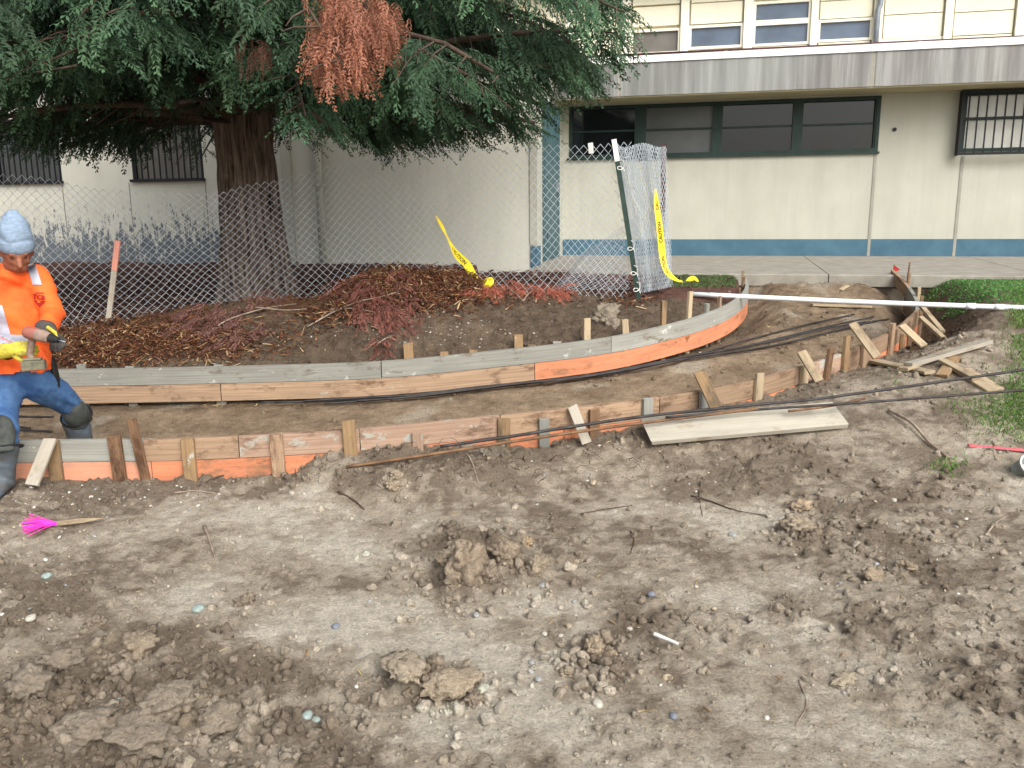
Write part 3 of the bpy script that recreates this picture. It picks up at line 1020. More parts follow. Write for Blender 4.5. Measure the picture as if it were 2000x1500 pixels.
# --- left wing: stands forward, worn paint, two barred windows, door in its end
TL = 3.72
lw1 = win_rect(60, 228, 122, 352, BX)
lw2 = win_rect(249, 226, 399, 352, BX)
lw1 = (lw1[1] - (lw2[1] - lw2[0]), lw1[1], lw2[2], lw2[3])
wall_holes('wall', -22.0, aA, WALK_Z - .35, TL, BX, [lw1, lw2], 'stucco_peeled')
for n_, lw in enumerate((lw1, lw2)):
    wf = window(*lw, BX, 'iron_black', .035, .1)
    pane(lw[0] + .035, lw[1] - .035, lw[2] + .035, lw[3] - .035, BX - .07, 'glass_obscure' if n_ == 0 else 'glass_board', wf)
    bars(lw[0] + .03, lw[1] - .03, lw[2] + .03, lw[3] - .03, BX + .04, 11, wf)
    bbox('grille_rail', lw[0] - .03, lw[1] + .03, BX + .014, BX + .06, lw[2] - .01, lw[2] + .03, 'iron_black', wf)
    bbox('grille_rail', lw[0] - .03, lw[1] + .03, BX + .014, BX + .06, lw[3] - .03, lw[3] + .01, 'iron_black', wf)
for px in (128, 258, 406):
    a, _ = onwall(px, 420, BX)
    bbox('wall_joint', a - .008, a + .008, BX - .02, BX + .005, WALK_Z - .1, lw2[2] - .02, 'joint_grey')
bbox('roof_deck', -22.0, aA + .25, -4.2, BX + .3, TL + .002, TL + .16, 'roofing')
# pilaster and downspout by the tree
a0, _ = onwall(556, 400, BX)
a1, _ = onwall(574, 400, BX)
bbox('pilaster', a0, a1, BX, BX + .05, WALK_Z - .3, TL - .02, 'stucco')
ad_, _ = onwall(626, 420, BX + .06)
mb = MB()
mb.tube([W(ad_, BX + .06, WALK_Z - .1), W(ad_, BX + .06, TL - .05)], .055, 12)
dsp = mb.build('downspout', 'stucco', BLD, True)
bbox('pipe_clip', ad_ - .08, ad_ + .08, BX + .001, BX + .12, 2.0, 2.04, 'stucco', dsp)
# end wall of the left wing with the teal door
bbox('corner_post', aA - .10, aA - .0, BX + .001, BX + .02, BANDZ + .0, TL - .03, 'stucco')
bbox('base_band', aA - .09, aA + .008, BX - .2, BX + .026, WALK_Z - .25, BANDZ - .02, 'blue_paint')
bbox('end_wall', aA - .3, aA, -.3, BX - .001, WALK_Z - .3, TL - .01, 'stucco')
dz = WALK_Z + 2.13
dr = bbox('door', aA + .002, aA + .035, .62, 1.56, WALK_Z + .01, dz, 'teal_door')
bbox('door_frame', aA + .002, aA + .05, 1.562, 1.66, WALK_Z + .005, dz + .1, 'teal_door', dr)
bbox('door_frame', aA + .002, aA + .05, .52, .618, WALK_Z + .005, dz + .1, 'teal_door', dr)
bbox('door_frame', aA + .002, aA + .05, .618, 1.562, dz + .002, dz + .1, 'teal_door', dr)
bbox('door_handle', aA + .036, aA + .09, .70, .74, WALK_Z + 1.0, WALK_Z + 1.12, 'zinc', dr)
for z_ in (.3, 1.1, 1.85):
    bbox('hinge', aA + .036, aA + .05, 1.50, 1.55, WALK_Z + z_, WALK_Z + z_ + .1, 'iron_black', dr)
# ------------------------------------------------------------------ formwork: bent boards on stakes
def ribbon(poly, i0, i1, off, thk, ztop, zbot, n=None):
    """board bent along the form line between indices; off = sideways offset of its centre (left of travel +)"""
    i0, i1 = float(i0), float(i1)
    n = n or max(3, int((i1 - i0) * 1.1) + 2)
    ks = np.linspace(i0, i1, n)
    v, uv = [], []
    s = 0.0
    pp = None
    for k in ks:
        p = at_idx(poly, k)
        q = at_idx(poly, min(k + .3, len(poly) - 1)) - at_idx(poly, max(k - .3, 0))
        q.z = 0
        q.normalize()
        nrm = Vector((-q.y, q.x, 0))
        if pp is not None:
            s += (p - pp).length
        pp = p.copy()
        for (dd, zz) in ((-thk / 2, zbot), (-thk / 2, ztop), (thk / 2, ztop), (thk / 2, zbot)):
            c_ = p + nrm * (off + dd)
            v.append((c_.x, c_.y, p.z + zz))
        uv += [(s, 0), (s, .14), (s, .18), (s, .32)]
    f = []
    for a in range(n - 1):
        for c_ in range(4):
            d_ = (c_ + 1) % 4
            f.append((a * 4 + c_, (a + 1) * 4 + c_, (a + 1) * 4 + d_, a * 4 + d_))
    f.append((0, 1, 2, 3))
    e = (n - 1) * 4
    f.append((e + 3, e + 2, e + 1, e))
    return v, f, uv

def form_board(poly, i0, i1, off, thk, ztop, zbot, mat, parent):
    v, f, uv = ribbon(poly, i0, i1, off, thk, ztop, zbot)
    return mk('board', v, f, mat, parent, uv=uv)

nI = lambda px: idx_at(NPXS, NTURN, px)
fI = lambda px: idx_at(FPXS, FTURN, px)
g_ = .003
NF = thing('curved_formwork', 'curved plank formwork with stakes and diagonal kickers on the open dirt side', 'formwork', on_ground(at_idx(NL, nI(700))), None)
FF = thing('curved_formwork', 'curved grey and orange plank formwork along the mulch heap', 'formwork', on_ground(at_idx(FL, fI(700))), None)
# near form: top course then bottom course  (off 0 = inner face line; visible face looks to -y)
e = .04
def course(poly, cuts, mats, ztop, zbot, off, parent, f_idx):
    for (c0, c1, m_) in zip(cuts[:-1], cuts[1:], mats):
        i0 = c0[1] if isinstance(c0, tuple) else f_idx(c0)
        i1 = c1[1] if isinstance(c1, tuple) else f_idx(c1)
        form_board(poly, i0 + e, i1 - e * .3, off, .036, ztop, zbot, m_, parent)
course(NL, [-500, 281, 466, 702, 975, 1285, 1552, 1640, ('i', NTURN - 2), ('i', len(NL) - 9), ('i', len(NL) - 1.2)],
       ['wood_grey', 'wood_brown', 'wood_splashed', 'wood_splashed', 'wood_brown', 'wood_brown', 'wood_splashed', 'wood_brown', 'wood_grey', 'wood_brown'], 0, -.138, 0, NF, nI)
course(NL, [-500, 292, 760, 1100, 1553], ['wood_pinkish', 'wood_orange', 'wood_orange', 'wood_orange'], -.142, -.285, .003, NF, nI)
course(NL, [1600, 1705, ('i', NTURN + 2), ('i', len(NL) - 8)], ['wood_brown', 'wood_orange', 'wood_brown'], -.142, -.30, .002, NF, nI)
course(FL, [-500, 744, 1192, ('i', FTURN + 3), ('i', len(FL) - 1.1)], ['wood_grey', 'wood_grey', 'wood_grey', 'wood_grey'], 0, -.138, 0, FF, fI)
course(FL, [-500, 428, 1043, ('i', FTURN + 2), ('i', len(FL) - 4)], ['wood_brown', 'wood_brown', 'wood_orange', 'wood_orange'], -.142, -.285, .002, FF, fI)

def side(poly, i):
    q = at_idx(poly, min(i + .5, len(poly) - 1)) - at_idx(poly, max(i - .5, 0))
    q.z = 0
    q.normalize()
    return q, Vector((-q.y, q.x, 0))

def stake(poly, i, py_top, sgn, parent, mat='wood_stake', wid=.075, thk=.03, lean=0.0, deep=.42, name='stake', gap=.036):
    """stake nailed to the outside of the boards; py_top gives the height of its head"""
    p = at_idx(poly, i)
    tg, nr = side(poly, i)
    c = p + nr * sgn * gap
    dd = ray(proj(c)[0], py_top)
    zt = CAM.z + dd.z * (c.y / dd.y)
    top = Vector((c.x, c.y, zt)) - tg * lean
    bot = Vector((c.x, c.y, p.z - deep)) + tg * lean * .6
    v, f, uv = chamfer_board(top, bot, tg, wid, thk, point=True, jag=.006)
    return mk(name, v, f, mat, parent, uv=uv)

for (px, py, m_, wd, ln) in [(108, 861, 'wood_stake', .08, 0), (232, 852, 'wood_rusty', .08, .01), (280, 818, 'wood_rusty', .055, .045), (370, 857, 'wood_stake', .08, 0), (543, 848, 'wood_brown', .08, .005),
                             (685, 822, 'wood_stake', .08, .01), (814, 845, 'wood_splashed', .07, 0), (981, 818, 'wood_stake', .08, 0), (1059, 818, 'wood_grey', .07, 0), (1156, 800, 'wood_rusty', .07, 0),
                             (1259, 779, 'wood_grey', .075, 0), (1369, 764, 'wood_grey', .075, 0), (1474, 729, 'wood_fresh', .075, -.01), (1563, 713, 'wood_fresh', .075, -.01), (1607, 682, 'wood_rusty', .06, -.05),
                             (1643, 657, 'wood_stake', .07, -.01), (1680, 668, 'wood_brown', .06, 0), (1733, 632, 'wood_brown', .07, -.02), (1757, 652, 'wood_stake', .06, 0), (1772, 634, 'wood_brown', .05, 0)]:
    stake(NL, nI(px), py, -1, NF, m_, wd, .03, ln)
for (k, py, m_) in [(NTURN - 2, 603, 'wood_brown'), (NTURN + 2, 577, 'wood_stake'), (NTURN + 5, 562, 'wood_fresh'), (len(NL) - 7, 533, 'wood_brown')]:
    stake(NL, k, py, -1, NF, m_, .05, .03, 0)
for (px, py, m_, wd, ln) in [(155, 712, 'wood_grey', .07, 0), (250, 716, 'wood_grey', .07, 0), (425, 712, 'wood_grey', .08, 0), (800, 671, 'wood_stake', .08, .01), (868, 688, 'wood_stake', .07, 0), (925, 683, 'wood_stake', .07, 0), (1014, 654, 'wood_stake', .075, 0),
                             (1040, 673, 'wood_stake', .07, 0), (1090, 668, 'wood_grey', .07, 0), (1149, 622, 'wood_fresh', .06, 0), (1229, 623, 'wood_fresh', .065, .03), (1300, 587, 'wood_stake', .05, 0), (1350, 570, 'wood_fresh', .05, -.02),
                             (1387, 593, 'wood_grey', .05, 0), (1412, 579, 'wood_brown', .045, 0)]:
    stake(FL, fI(px), py, +1, FF, m_, wd, .03, ln)
for (k, py, m_) in [(FTURN + 1, 560, 'wood_stake'), (len(FL) - 6, 540, 'wood_brown'), (len(FL) - 3, 529, 'wood_fresh')]:
    stake(FL, k, py, +1, FF, m_, .05, .03, 0)

# diagonal kickers: (top px,py, near-form column) -> foot px,py
def kicker(top, foot, Yt, Yf, mat, wid=.085, thk=.022):
    a, b_ = P(*top, Yt), P(*foot, Yf)
    v, f, uv = chamfer_board(a, b_, RIGHT, wid, thk, jag=.008)
    return mk('kicker', v, f, mat, NF, uv=uv)
kicker((98, 858), (62, 948), 5.04, 4.86, 'wood_white', .08)
kicker((1118, 794), (1146, 866), 5.42, 5.33, 'wood_white', .065)
kicker((1366, 726), (1399, 797), 5.84, 5.74, 'wood_stake', .085)
kicker((1566, 688), (1600, 745), 6.45, 6.3, 'wood_fresh', .075)
kicker((1665, 632), (1713, 698), 6.95, 6.78, 'wood_fresh', .075)
kicker((1762, 636), (1805, 676), 7.5, 7.3, 'wood_fresh', .075)
kicker((1798, 620), (1842, 660), 7.85, 7.55, 'wood_fresh', .05, .03)
kicker((1798, 596), (1841, 648), 8.2, 7.75, 'wood_fresh', .05, .03)
# overlapping splice board on the inside of the near form's far end, with a rebar pin and red marker
def pin(name, p0, p1, r, mat, label, cat, **kw):
    mb = MB()
    mb.tube([p0, p1], r, 6)
    return tag(mb.build(name, mat, None, True), label, cat, **kw)
simple('rebar_dark', lin(74, 72, 72), lin(54, 50, 48), 12, .6, .4, 160, metal=.5)
simple('rebar_rust', lin(128, 98, 70), lin(92, 70, 54), 12, .75, .4, 160, metal=.2)
simple('red_flag', lin(178, 48, 44), lin(150, 38, 36), 6, .7)
q = P(1771, 552, 9.9)
pin('rebar_pin', on_ground(q, -.1), P(1777, 512, 9.85), .011, 'rebar_rust', 'short rusty rebar pin standing beside the end of the kicker-braced form', 'rebar pin')
fp = P(1744, 545, 10.22)
fr = thing('marker_flag', 'small red flag on a thin wire at the walkway edge', 'flag', on_ground(fp))
mb = MB(); mb.tube([on_ground(fp, -.05), P(1746, 517, 10.22)], .004, 5); mb.build('wire', 'rebar_dark', fr)
mb = MB()
A, B_, C_ = P(1746, 517, 10.22), P(1758, 527, 10.2), P(1746, 532, 10.22)
for d_ in (0, .002):
    mb.add([A + BD * d_, B_ + BD * d_, C_ + BD * d_], [(0, 1, 2)])
mb.build('cloth', 'red_flag', fr)
# ------------------------------------------------------------------ the redwood
m, t, b = nmat('bark')
f1 = noise(t, 15, 8, .75, stretch=(1, 1, .08))
f2 = noise(t, 30, 6, .7, stretch=(1, 1, .05))
c = ramp(t, f1, [(.35, lin(42, 34, 29)), (.47, lin(122, 105, 93, .95)), (.66, lin(176, 162, 149, .9))])
c = mixc(t, 1.0, c, ramp(t, f2, [(.3, g4(.5)), (.6, g4(1.15))]), 'MULTIPLY')
L(t, c, b.inputs['Base Color'])
b.inputs['Roughness'].default_value = .95
b.inputs['Specular IOR Level'].default_value = .1
bump(t, b, f1, 1.0, .09)
MATS['bark'] = m

def leafmat(name, transl=.25):
    m, t, b = nmat(name)
    va = N(t, 'ShaderNodeVertexColor', layer_name='Col')
    b.inputs['Roughness'].default_value = .62
    b.inputs['Specular IOR Level'].default_value = .3
    L(t, va.outputs[0], b.inputs['Base Color'])
    tr = t.nodes.new('ShaderNodeBsdfTranslucent')
    L(t, va.outputs[0], tr.inputs[0])
    ms = t.nodes.new('ShaderNodeMixShader')
    ms.inputs[0].default_value = transl
    out = t.nodes['Material Output']
    L(t, b.outputs[0], ms.inputs[1]); L(t, tr.outputs[0], ms.inputs[2]); L(t, ms.outputs[0], out.inputs[0])
    MATS[name] = m
leafmat('needles')
simple('twig_bark', lin(84, 70, 58), lin(58, 48, 40), 14, .9)
simple('twig_pale', lin(168, 152, 136, .85), lin(120, 104, 90), 14, .9)

def spray_proto(nb, seed, length=.36, leaf=.1, wid=.023):
    """a flat feathery spray: curved stem with paired needle-clad twiglets; returns verts, tris (local: x along, y side, z up)"""
    r = np.random.default_rng(seed)
    V, T = [], []
    def leaflet(o, d, up, ln, wd):
        sdv = np.cross(up, d); sdv /= np.linalg.norm(sdv) + 1e-9
        k = len(V)
        V.extend([o, o + d * ln * .62 + sdv * wd * .5 + up * wd * .2, o + d * ln - up * ln * .10, o + d * ln * .62 - sdv * wd * .5 + up * wd * .2])
        T.extend([(k, k + 2, k + 1), (k, k + 3, k + 2)])
    for i in range(nb):
        u_ = (i + .6) / nb
        o = np.array([length * u_, 0, -.12 * length * u_ * u_])
        for sg in (-1, 1):
            an = math.radians(r.uniform(34, 62)) * sg
            ln = leaf * (1.15 - .75 * u_) * r.uniform(.7, 1.25)
            d = np.array([math.cos(an), math.sin(an), r.uniform(-.5, .15)]); d /= np.linalg.norm(d)
            upv = np.array([r.uniform(-.35, .35), r.uniform(-.35, .35), 1.0]); upv /= np.linalg.norm(upv)
            leaflet(o, d, upv, ln, wid * r.uniform(.75, 1.2))
            if r.random() < .55 and u_ < .7:
                o2 = o + d * ln * .5
                an2 = an * r.uniform(.0, .5)
                d2 = np.array([math.cos(an2), math.sin(an2), r.uniform(-.5, 0)]); d2 /= np.linalg.norm(d2)
                leaflet(o2, d2, upv, ln * .7, wid * .8)
    leaflet(np.array([length * .85, 0, -.1 * length]), np.array([.95, 0, -.3]), np.array([0, 0, 1.]), leaf * .8, wid)
    return np.array(V), np.array(T)
PROTOS = [spray_proto(n, s, .36, .074, .018) for n, s in ((8, 1), (9, 2), (8, 3), (10, 4), (9, 5))]

def bake_sprays(pos, dirs, ups, scale, cols, name, mat, parent, jitter=.25, **kw):
    """joins many placed sprays into one mesh with a colour per spray"""
    Vs, Ts, Cs = [], [], []
    off = 0
    which = RNG.integers(0, len(PROTOS), len(pos))
    for k, (pv, pt) in enumerate(PROTOS):
        ids = np.nonzero(which == k)[0]
        if not len(ids):
            continue
        d = dirs[ids]; d = d / np.linalg.norm(d, axis=1)[:, None]
        u_ = ups[ids]
        s_ = np.cross(u_, d); s_ /= np.linalg.norm(s_, axis=1)[:, None] + 1e-9
        n_ = np.cross(d, s_)
        sc = scale[ids][:, None, None]
        w_ = pos[ids][:, None, :] + sc * (pv[None, :, 0:1] * d[:, None, :] + pv[None, :, 1:2] * s_[:, None, :] + pv[None, :, 2:3] * n_[:, None, :])
        nv = pv.shape[0]
        Vs.append(w_.reshape(-1, 3))
        base = off + np.arange(len(ids))[:, None, None] * nv
        Ts.append((base + pt[None]).reshape(-1, 3))
        off += len(ids) * nv
        tip = (pv[:, 0] / pv[:, 0].max()).clip(0, 1)
        c_ = cols[ids][:, None, :] * (1 + jitter * (tip[None, :, None] - .4)) * RNG.uniform(.85, 1.15, (len(ids), nv, 1))
        Cs.append(c_.reshape(-1, 3))
    if not Vs:
        return None
    return mk(name, np.vstack(Vs), np.vstack(Ts), mat, parent, col=np.clip(np.vstack(Cs), .002, .9), **kw)

TY = 9.15
tb = P(508, 560, TY)
TX = tb.x
TZ = float(hz(TX, TY)[0])
TREE = thing('redwood_tree', 'large evergreen with fluted red-brown trunk and drooping dark green boughs', 'tree', (TX, TY, TZ))

def build_trunk():
    nz, na = 90, 176
    zs = np.linspace(-.15, 9.0, nz) ** 1.0
    zs = np.concatenate([np.linspace(-.2, 2.6, 70), np.linspace(2.75, 9.5, 20)])
    th = np.linspace(0, 2 * math.pi, na, endpoint=False)
    Z, TH = np.meshgrid(zs, th, indexing='ij')
    r0 = np.interp(Z, [-.2, 0, .15, .4, .8, 1.5, 2.5, 9.5], [.47, .41, .37, .335, .305, .275, .255, .10])
    fl = np.cos(TH * 7 + 1.2 * np.sin(Z * .8)) * .035 * np.exp(-Z / 1.0) + np.cos(TH * 3 + .7) * .03 * np.exp(-Z / 1.6)
    n = fbm(TH * 9 / (2 * math.pi) * 3 + 20, Z * 1.1, 4, 61) - .5
    n2 = fbm(TH * 40 / (2 * math.pi) * 2 + 50, Z * 2.2, 3, 67) - .5
    seam = np.cos(TH - math.pi) > .999
    R = r0 + fl + .06 * n + .055 * n2
    # tidy the join around the back
    cx = .10 * np.sin(Z * .35)
    V = np.stack([TX - .02 - .02 * Z + R * np.cos(TH), TY + R * np.sin(TH), TZ + Z], -1).reshape(-1, 3)
    nr = len(zs)
    i = (np.arange(nr - 1)[:, None] * na + np.arange(na)[None, :])
    j = (np.arange(nr - 1)[:, None] * na + (np.arange(na)[None, :] + 1) % na)
    F = np.stack([i.ravel(), j.ravel(), (j + na).ravel(), (i + na).ravel()], 1)
    return mk('trunk', V, F, 'bark', TREE, True)
build_trunk()

# lower outline of the hanging boughs, as height over ground along the row of the tree
_env = [(-250, 300), (0, 285), (60, 325), (130, 315), (215, 295), (240, 250), (300, 245), (400, 255), (430, 225), (470, 240), (560, 238), (600, 245), (640, 308), (690, 318), (760, 305), (860, 295), (900, 270), (960, 262), (1000, 280), (1050, 270), (1080, 238), (1130, 205), (1170, 178), (1200, 148), (1230, 105), (1262, 85), (1300, 55), (1318, 0), (1330, -80)]
_ew = [P(a, b_, 8.0) for a, b_ in _env]
EX, EZ = np.array([p.x for p in _ew]), np.array([p.z for p in _ew])
XR = P(1316, 0, 8.0).x

def build_crown():
    pos, dirs, ups, scl, cols = [], [], [], [], []
    br = MB()
    r = random.Random(5)
    nb = 190
    for k in range(nb):
        az = 2 * math.pi * (k * .61803 + r.uniform(-.04, .04))
        za = 2.5 + (k / nb) ** 1.35 * 5.2 + r.uniform(-.15, .15)
        ca, sa = math.cos(az), math.sin(az)
        if za < 3.3 and sa > .3 and r.random() < .5:
            continue
        ln = r.uniform(2.6, 4.4) * (1 - .45 * max(0, (za - 4.0) / 4))
        if ca > .55:
            ln = r.uniform(3.5, 4.9) * (1 - .3 * max(0, (za - 4.2) / 4))
        if sa > .5:
            ln *= .7
        btone = r.choice((.55, .75, 1.0, 1.0, 1.25, 1.45))
        rise, droop = r.uniform(.0, .28), r.uniform(.22, .5)
        pts = []
        n = 9
        for i in range(n):
            s = i / (n - 1)
            rr = .2 + ln * s
            z = za + TZ * 0 + ln * (rise * s - droop * s ** 2.2)
            wv = .12 * math.sin(3.1 * s + k)
            pts.append(Vector((TX + rr * ca - wv * sa, TY + rr * sa + wv * ca, z)))
        if pts[-1].x > XR + .15 or pts[-1].y < 5.6:
            sc = 1.0
            for i, p in enumerate(pts):
                p.x = min(p.x, XR + .1)
                p.y = max(p.y, 5.9 + .1 * r.random())
        br.tube(pts, [max(.008, .05 * (1 - i / n)) for i in range(n)], 6, False)
        out = Vector((ca, sa, 0))
        sd_ = Vector((-sa, ca, 0))
        nsub = int(ln * 9)
        for j in range(nsub):
            s = .12 + .88 * (j + r.random()) / nsub
            i = min(int(s * (n - 1)), n - 2)
            fr_ = s * (n - 1) - i
            p = pts[i].lerp(pts[i + 1], fr_)
            sg = 1 if j % 2 else -1
            sl_ = r.uniform(.35, .95) * (1.15 - .6 * s)
            d = (out * r.uniform(.35, .8) + sd_ * sg * r.uniform(.4, .9) + Vector((0, 0, r.uniform(-.35, .05)))).normalized()
            dr = r.uniform(.3, .9)
            ns = max(3, int(sl_ * 11))
            q = p.copy()
            twig = [q.copy()]
            for m_ in range(ns):
                e_ = (m_ + 1) / ns
                dd = (d + Vector((0, 0, -dr * e_ * 1.1))).normalized()
                q = q + dd * sl_ / ns
                twig.append(q.copy())
                for rep in range(2 if r.random() < .75 else 1):
                    sp = (dd * r.uniform(.5, 1) + sd_ * r.uniform(-.7, .7) + out * r.uniform(-.1, .5) + Vector((0, 0, r.uniform(-.75, .05))))
                    pos.append((q.x + r.uniform(-.04, .04), q.y + r.uniform(-.04, .04), q.z + r.uniform(-.03, .03)))
                    dirs.append(tuple(sp))
                    ups.append((r.uniform(-.5, .5), r.uniform(-.6, .3), 1.0))
                    scl.append(r.uniform(.45, 1.2))
                    g = r.random()
                    tone = r.uniform(.7, 1.25) * btone
                    cols.append(((.038 + .022 * g) * tone, (.084 + .03 * g) * tone, (.044 + .01 * g) * tone))
            if j % 2 == 0:
                br.tube([twig[0], twig[len(twig) // 2], twig[-1]], [.009, .006, .003], 4, False)
    pos = np.array(pos); dirs = np.array(dirs); ups = np.array(ups); scl = np.array(scl); cols = np.array(cols)
    zmin = np.interp(pos[:, 0], EX, EZ) + .10 + .16 * (vnoise(pos[:, 0] * 5, pos[:, 1] * 5, 3) - .3)
    hang = np.clip(-dirs[:, 2] / np.linalg.norm(dirs, axis=1), 0, 1) * .25 * scl
    ok = (pos[:, 2] - hang > zmin) & (pos[:, 0] < XR - .12)
    thin = RNG.random(len(pos))
    ok &= ~((pos[:, 2] > 4.3) & (thin > .16))
    ok &= ~((pos[:, 1] > TY + 1.0) & (thin > .5))
    # a thin place in the boughs where the upper storey shows through
    ga, gz = P(905, 95, 8.2), P(905, 95, 8.2).z
    gap = np.exp(-(((pos[:, 0] - ga.x) / .34) ** 2 + ((pos[:, 2] - gz) / .17) ** 2))
    ok &= RNG.random(len(pos)) > gap * 1.15
    dbc = P(690, 50, 6.1)
    ok &= ~((np.abs(pos[:, 0] - dbc.x) < .42) & (pos[:, 1] < 6.35) & (pos[:, 2] < dbc.z + .5))
    ok &= ~((np.hypot(pos[:, 0] - TX, pos[:, 1] - TY) < .42))
    scl = np.where(pos[:, 2] > 4.6, scl * 1.4, scl)
    bake_sprays(pos[ok], dirs[ok], ups[ok], scl[ok], cols[ok], 'crown', 'needles', TREE)
    # branches that fall below the outline are trimmed the same way
    V = np.array(br.v)
    keep = V[:, 2] > np.interp(V[:, 0], EX, EZ) + .12
    fs = [f for f in br.f if all(keep[i] for i in f)]
    mk('branch', br.v, fs, 'twig_bark', TREE, True)
    print('sprays', ok.sum(), 'tris', sum(len(p[1]) for p in PROTOS) / 5 * ok.sum())

build_crown()

def hanging_dead(name, cells, n, col, scale, parent, mat='needles'):
    pos, dirs, ups, scl, cols = [], [], [], [], []
    for (px, py, Y, w_, h_, k) in cells:
        for _ in range(k):
            p = P(px + random.gauss(0, w_), py + random.gauss(0, h_), Y + random.gauss(0, .12))
            pos.append(tuple(p)); dirs.append((random.gauss(0, .28), random.gauss(0, .28), -1)); ups.append((random.gauss(0, .5), -1, random.gauss(0, .4)))
            scl.append(random.uniform(.7, 1.15) * scale)
            tn = random.uniform(.6, 1.3)
            cols.append(tuple(c_ * tn for c_ in col))
    return bake_sprays(np.array(pos), np.array(dirs), np.array(ups), np.array(scl), np.array(cols), name, mat, parent)
db = hanging_dead('dead_bough', [(650, -30, 6.15, 22, 30, 60), (640, 30, 6.1, 18, 22, 60), (700, 5, 6.1, 30, 25, 80), (735, 30, 6.1, 24, 22, 60), (640, 75, 6.05, 20, 25, 60), (690, 70, 6.05, 25, 25, 60), (695, 110, 6.05, 14, 14, 26), (620, 100, 6.1, 12, 15, 20), (745, 60, 6.1, 14, 18, 30), (660, 125, 6.05, 12, 10, 14)], 0, (.33, .14, .085), .62, TREE)
db['label'] = 'rust-orange dead bough hanging among the green ones'
db2 = hanging_dead('dead_twigs', [(500, 85, 6.9, 16, 10, 16), (490, 110, 6.9, 12, 8, 8)], 0, (.2, .1, .075), .5, TREE)
tag(db2, kind='stuff')
mb = MB()
for (a, b_) in (((690, -60), (640, 60)), ((690, -60), (720, 60)), ((690, -40), (690, 110)), ((700, -30), (755, 50))):
    mb.tube([P(*a, 6.2), P((a[0] + b_[0]) / 2 + 6, (a[1] + b_[1]) / 2 - 12, 6.12), P(*b_, 6.08)], [.014, .01, .004], 5)
mb.build('branch', 'twig_bark', TREE, True)
# ------------------------------------------------------------------ chain-link fence
simple('galvanised', lin(206, 214, 218, .95), lin(180, 190, 198, .95), 20, .45, metal=.1)
simple('post_green', lin(40, 62, 54), lin(30, 48, 42), 10, .6)
simple('post_rust', lin(84, 58, 50), lin(56, 40, 38), 14, .85)
simple('post_white', lin(226, 226, 220), lin(200, 200, 192), 14, .7)

def wires(PL, r, sides=4):
    """PL: [n wires, k points, 3] -> joined tube mesh"""
    n, k, _ = PL.shape
    tg = np.gradient(PL, axis=1)
    tg /= np.linalg.norm(tg, axis=2)[..., None] + 1e-9
    ref = np.array([.12, 1.0, .21])
    u_ = np.cross(tg, ref); u_ /= np.linalg.norm(u_, axis=2)[..., None] + 1e-9
    v_ = np.cross(tg, u_)
    rings = []
    for s in range(sides):
        th = 2 * math.pi * s / sides
        rings.append(PL + r * (u_ * math.cos(th) + v_ * math.sin(th)))
    V = np.stack(rings, 2).reshape(-1, 3)
    w_, p_, s_ = np.meshgrid(np.arange(n), np.arange(k - 1), np.arange(sides), indexing='ij')
    b0 = (w_ * k + p_) * sides
    s2 = (s_ + 1) % sides
    F = np.stack([b0 + s_, b0 + s2, b0 + sides + s2, b0 + sides + s_], -1).reshape(-1, 4)
    return V, F

def mesh_sheet(fmap, length, height, diag_w, diag_h):
    """zig-zag wires of a chain-link sheet; fmap(s, t) -> xyz with s, t in metres"""
    nw = int(length / (diag_w / 2))
    ns = int(round(height / (diag_h / 2)))
    kk = np.arange(ns + 1)
    S = np.zeros((nw, ns + 1)); T = np.zeros((nw, ns + 1)); D = np.zeros((nw, ns + 1))
    for i in range(nw):
        ph = (kk + i) % 2
        S[i] = (i + ph) * diag_w / 2
        T[i] = kk * height / ns
        D[i] = np.where(ph > 0, .0035, -.0035)
    return fmap(S, T, D)

FENCE = thing('chain_link_fence', 'sagging galvanised chain-link fence crossing in front of the big tree', 'fence', on_ground(P(600, 600, 8.02)))
_ft = [(-260, 318), (-60, 325), (0, 333), (125, 350), (250, 372), (440, 378), (500, 362), (560, 350), (600, 337), (700, 312), (830, 291), (1000, 287), (1190, 280), (1260, 278)]
SEGL = np.concatenate([[0], np.cumsum(np.linalg.norm(np.diff(FENW[:, :2], axis=0), axis=1))])
_tpx = np.array([proj(p)[0] for p in FENW])
_top = []
for p, px in zip(FENW, _tpx):
    py = np.interp(px, [a for a, _ in _ft], [b_ for _, b_ in _ft])
    _top.append(P(px, py, p[1] + .0).z)
_top = np.array(_top)
_base = np.array([float(hz(p[0], p[1])[0]) for p in FENW]) - .03
FLEN = SEGL[-1] - .05
def fence_map(S, T, D):
    x = np.interp(S, SEGL, FENW[:, 0]); y = np.interp(S, SEGL, FENW[:, 1])
    zb = np.interp(S, SEGL, _base); zt = np.interp(S, SEGL, _top)
    u_ = T / 1.45
    bil = .05 * np.sin(S * 1.7 + 1) * u_ + .04 * np.sin(S * 3.1) * np.sin(u_ * 3)
    x = x + .012 * np.sin(S * 5 + T * 4) + .03 * u_ * np.sin(S * .9)
    return np.stack([x, y + bil + D, zb + (zt - zb) * u_ + .01 * np.sin(S * 7 + T * 2)], -1)
V, F = wires(mesh_sheet(fence_map, FLEN, 1.45, .078, .085), .0027)
tag(mk('chain_link_mesh', V, F, 'galvanised', FENCE, True), kind='stuff')

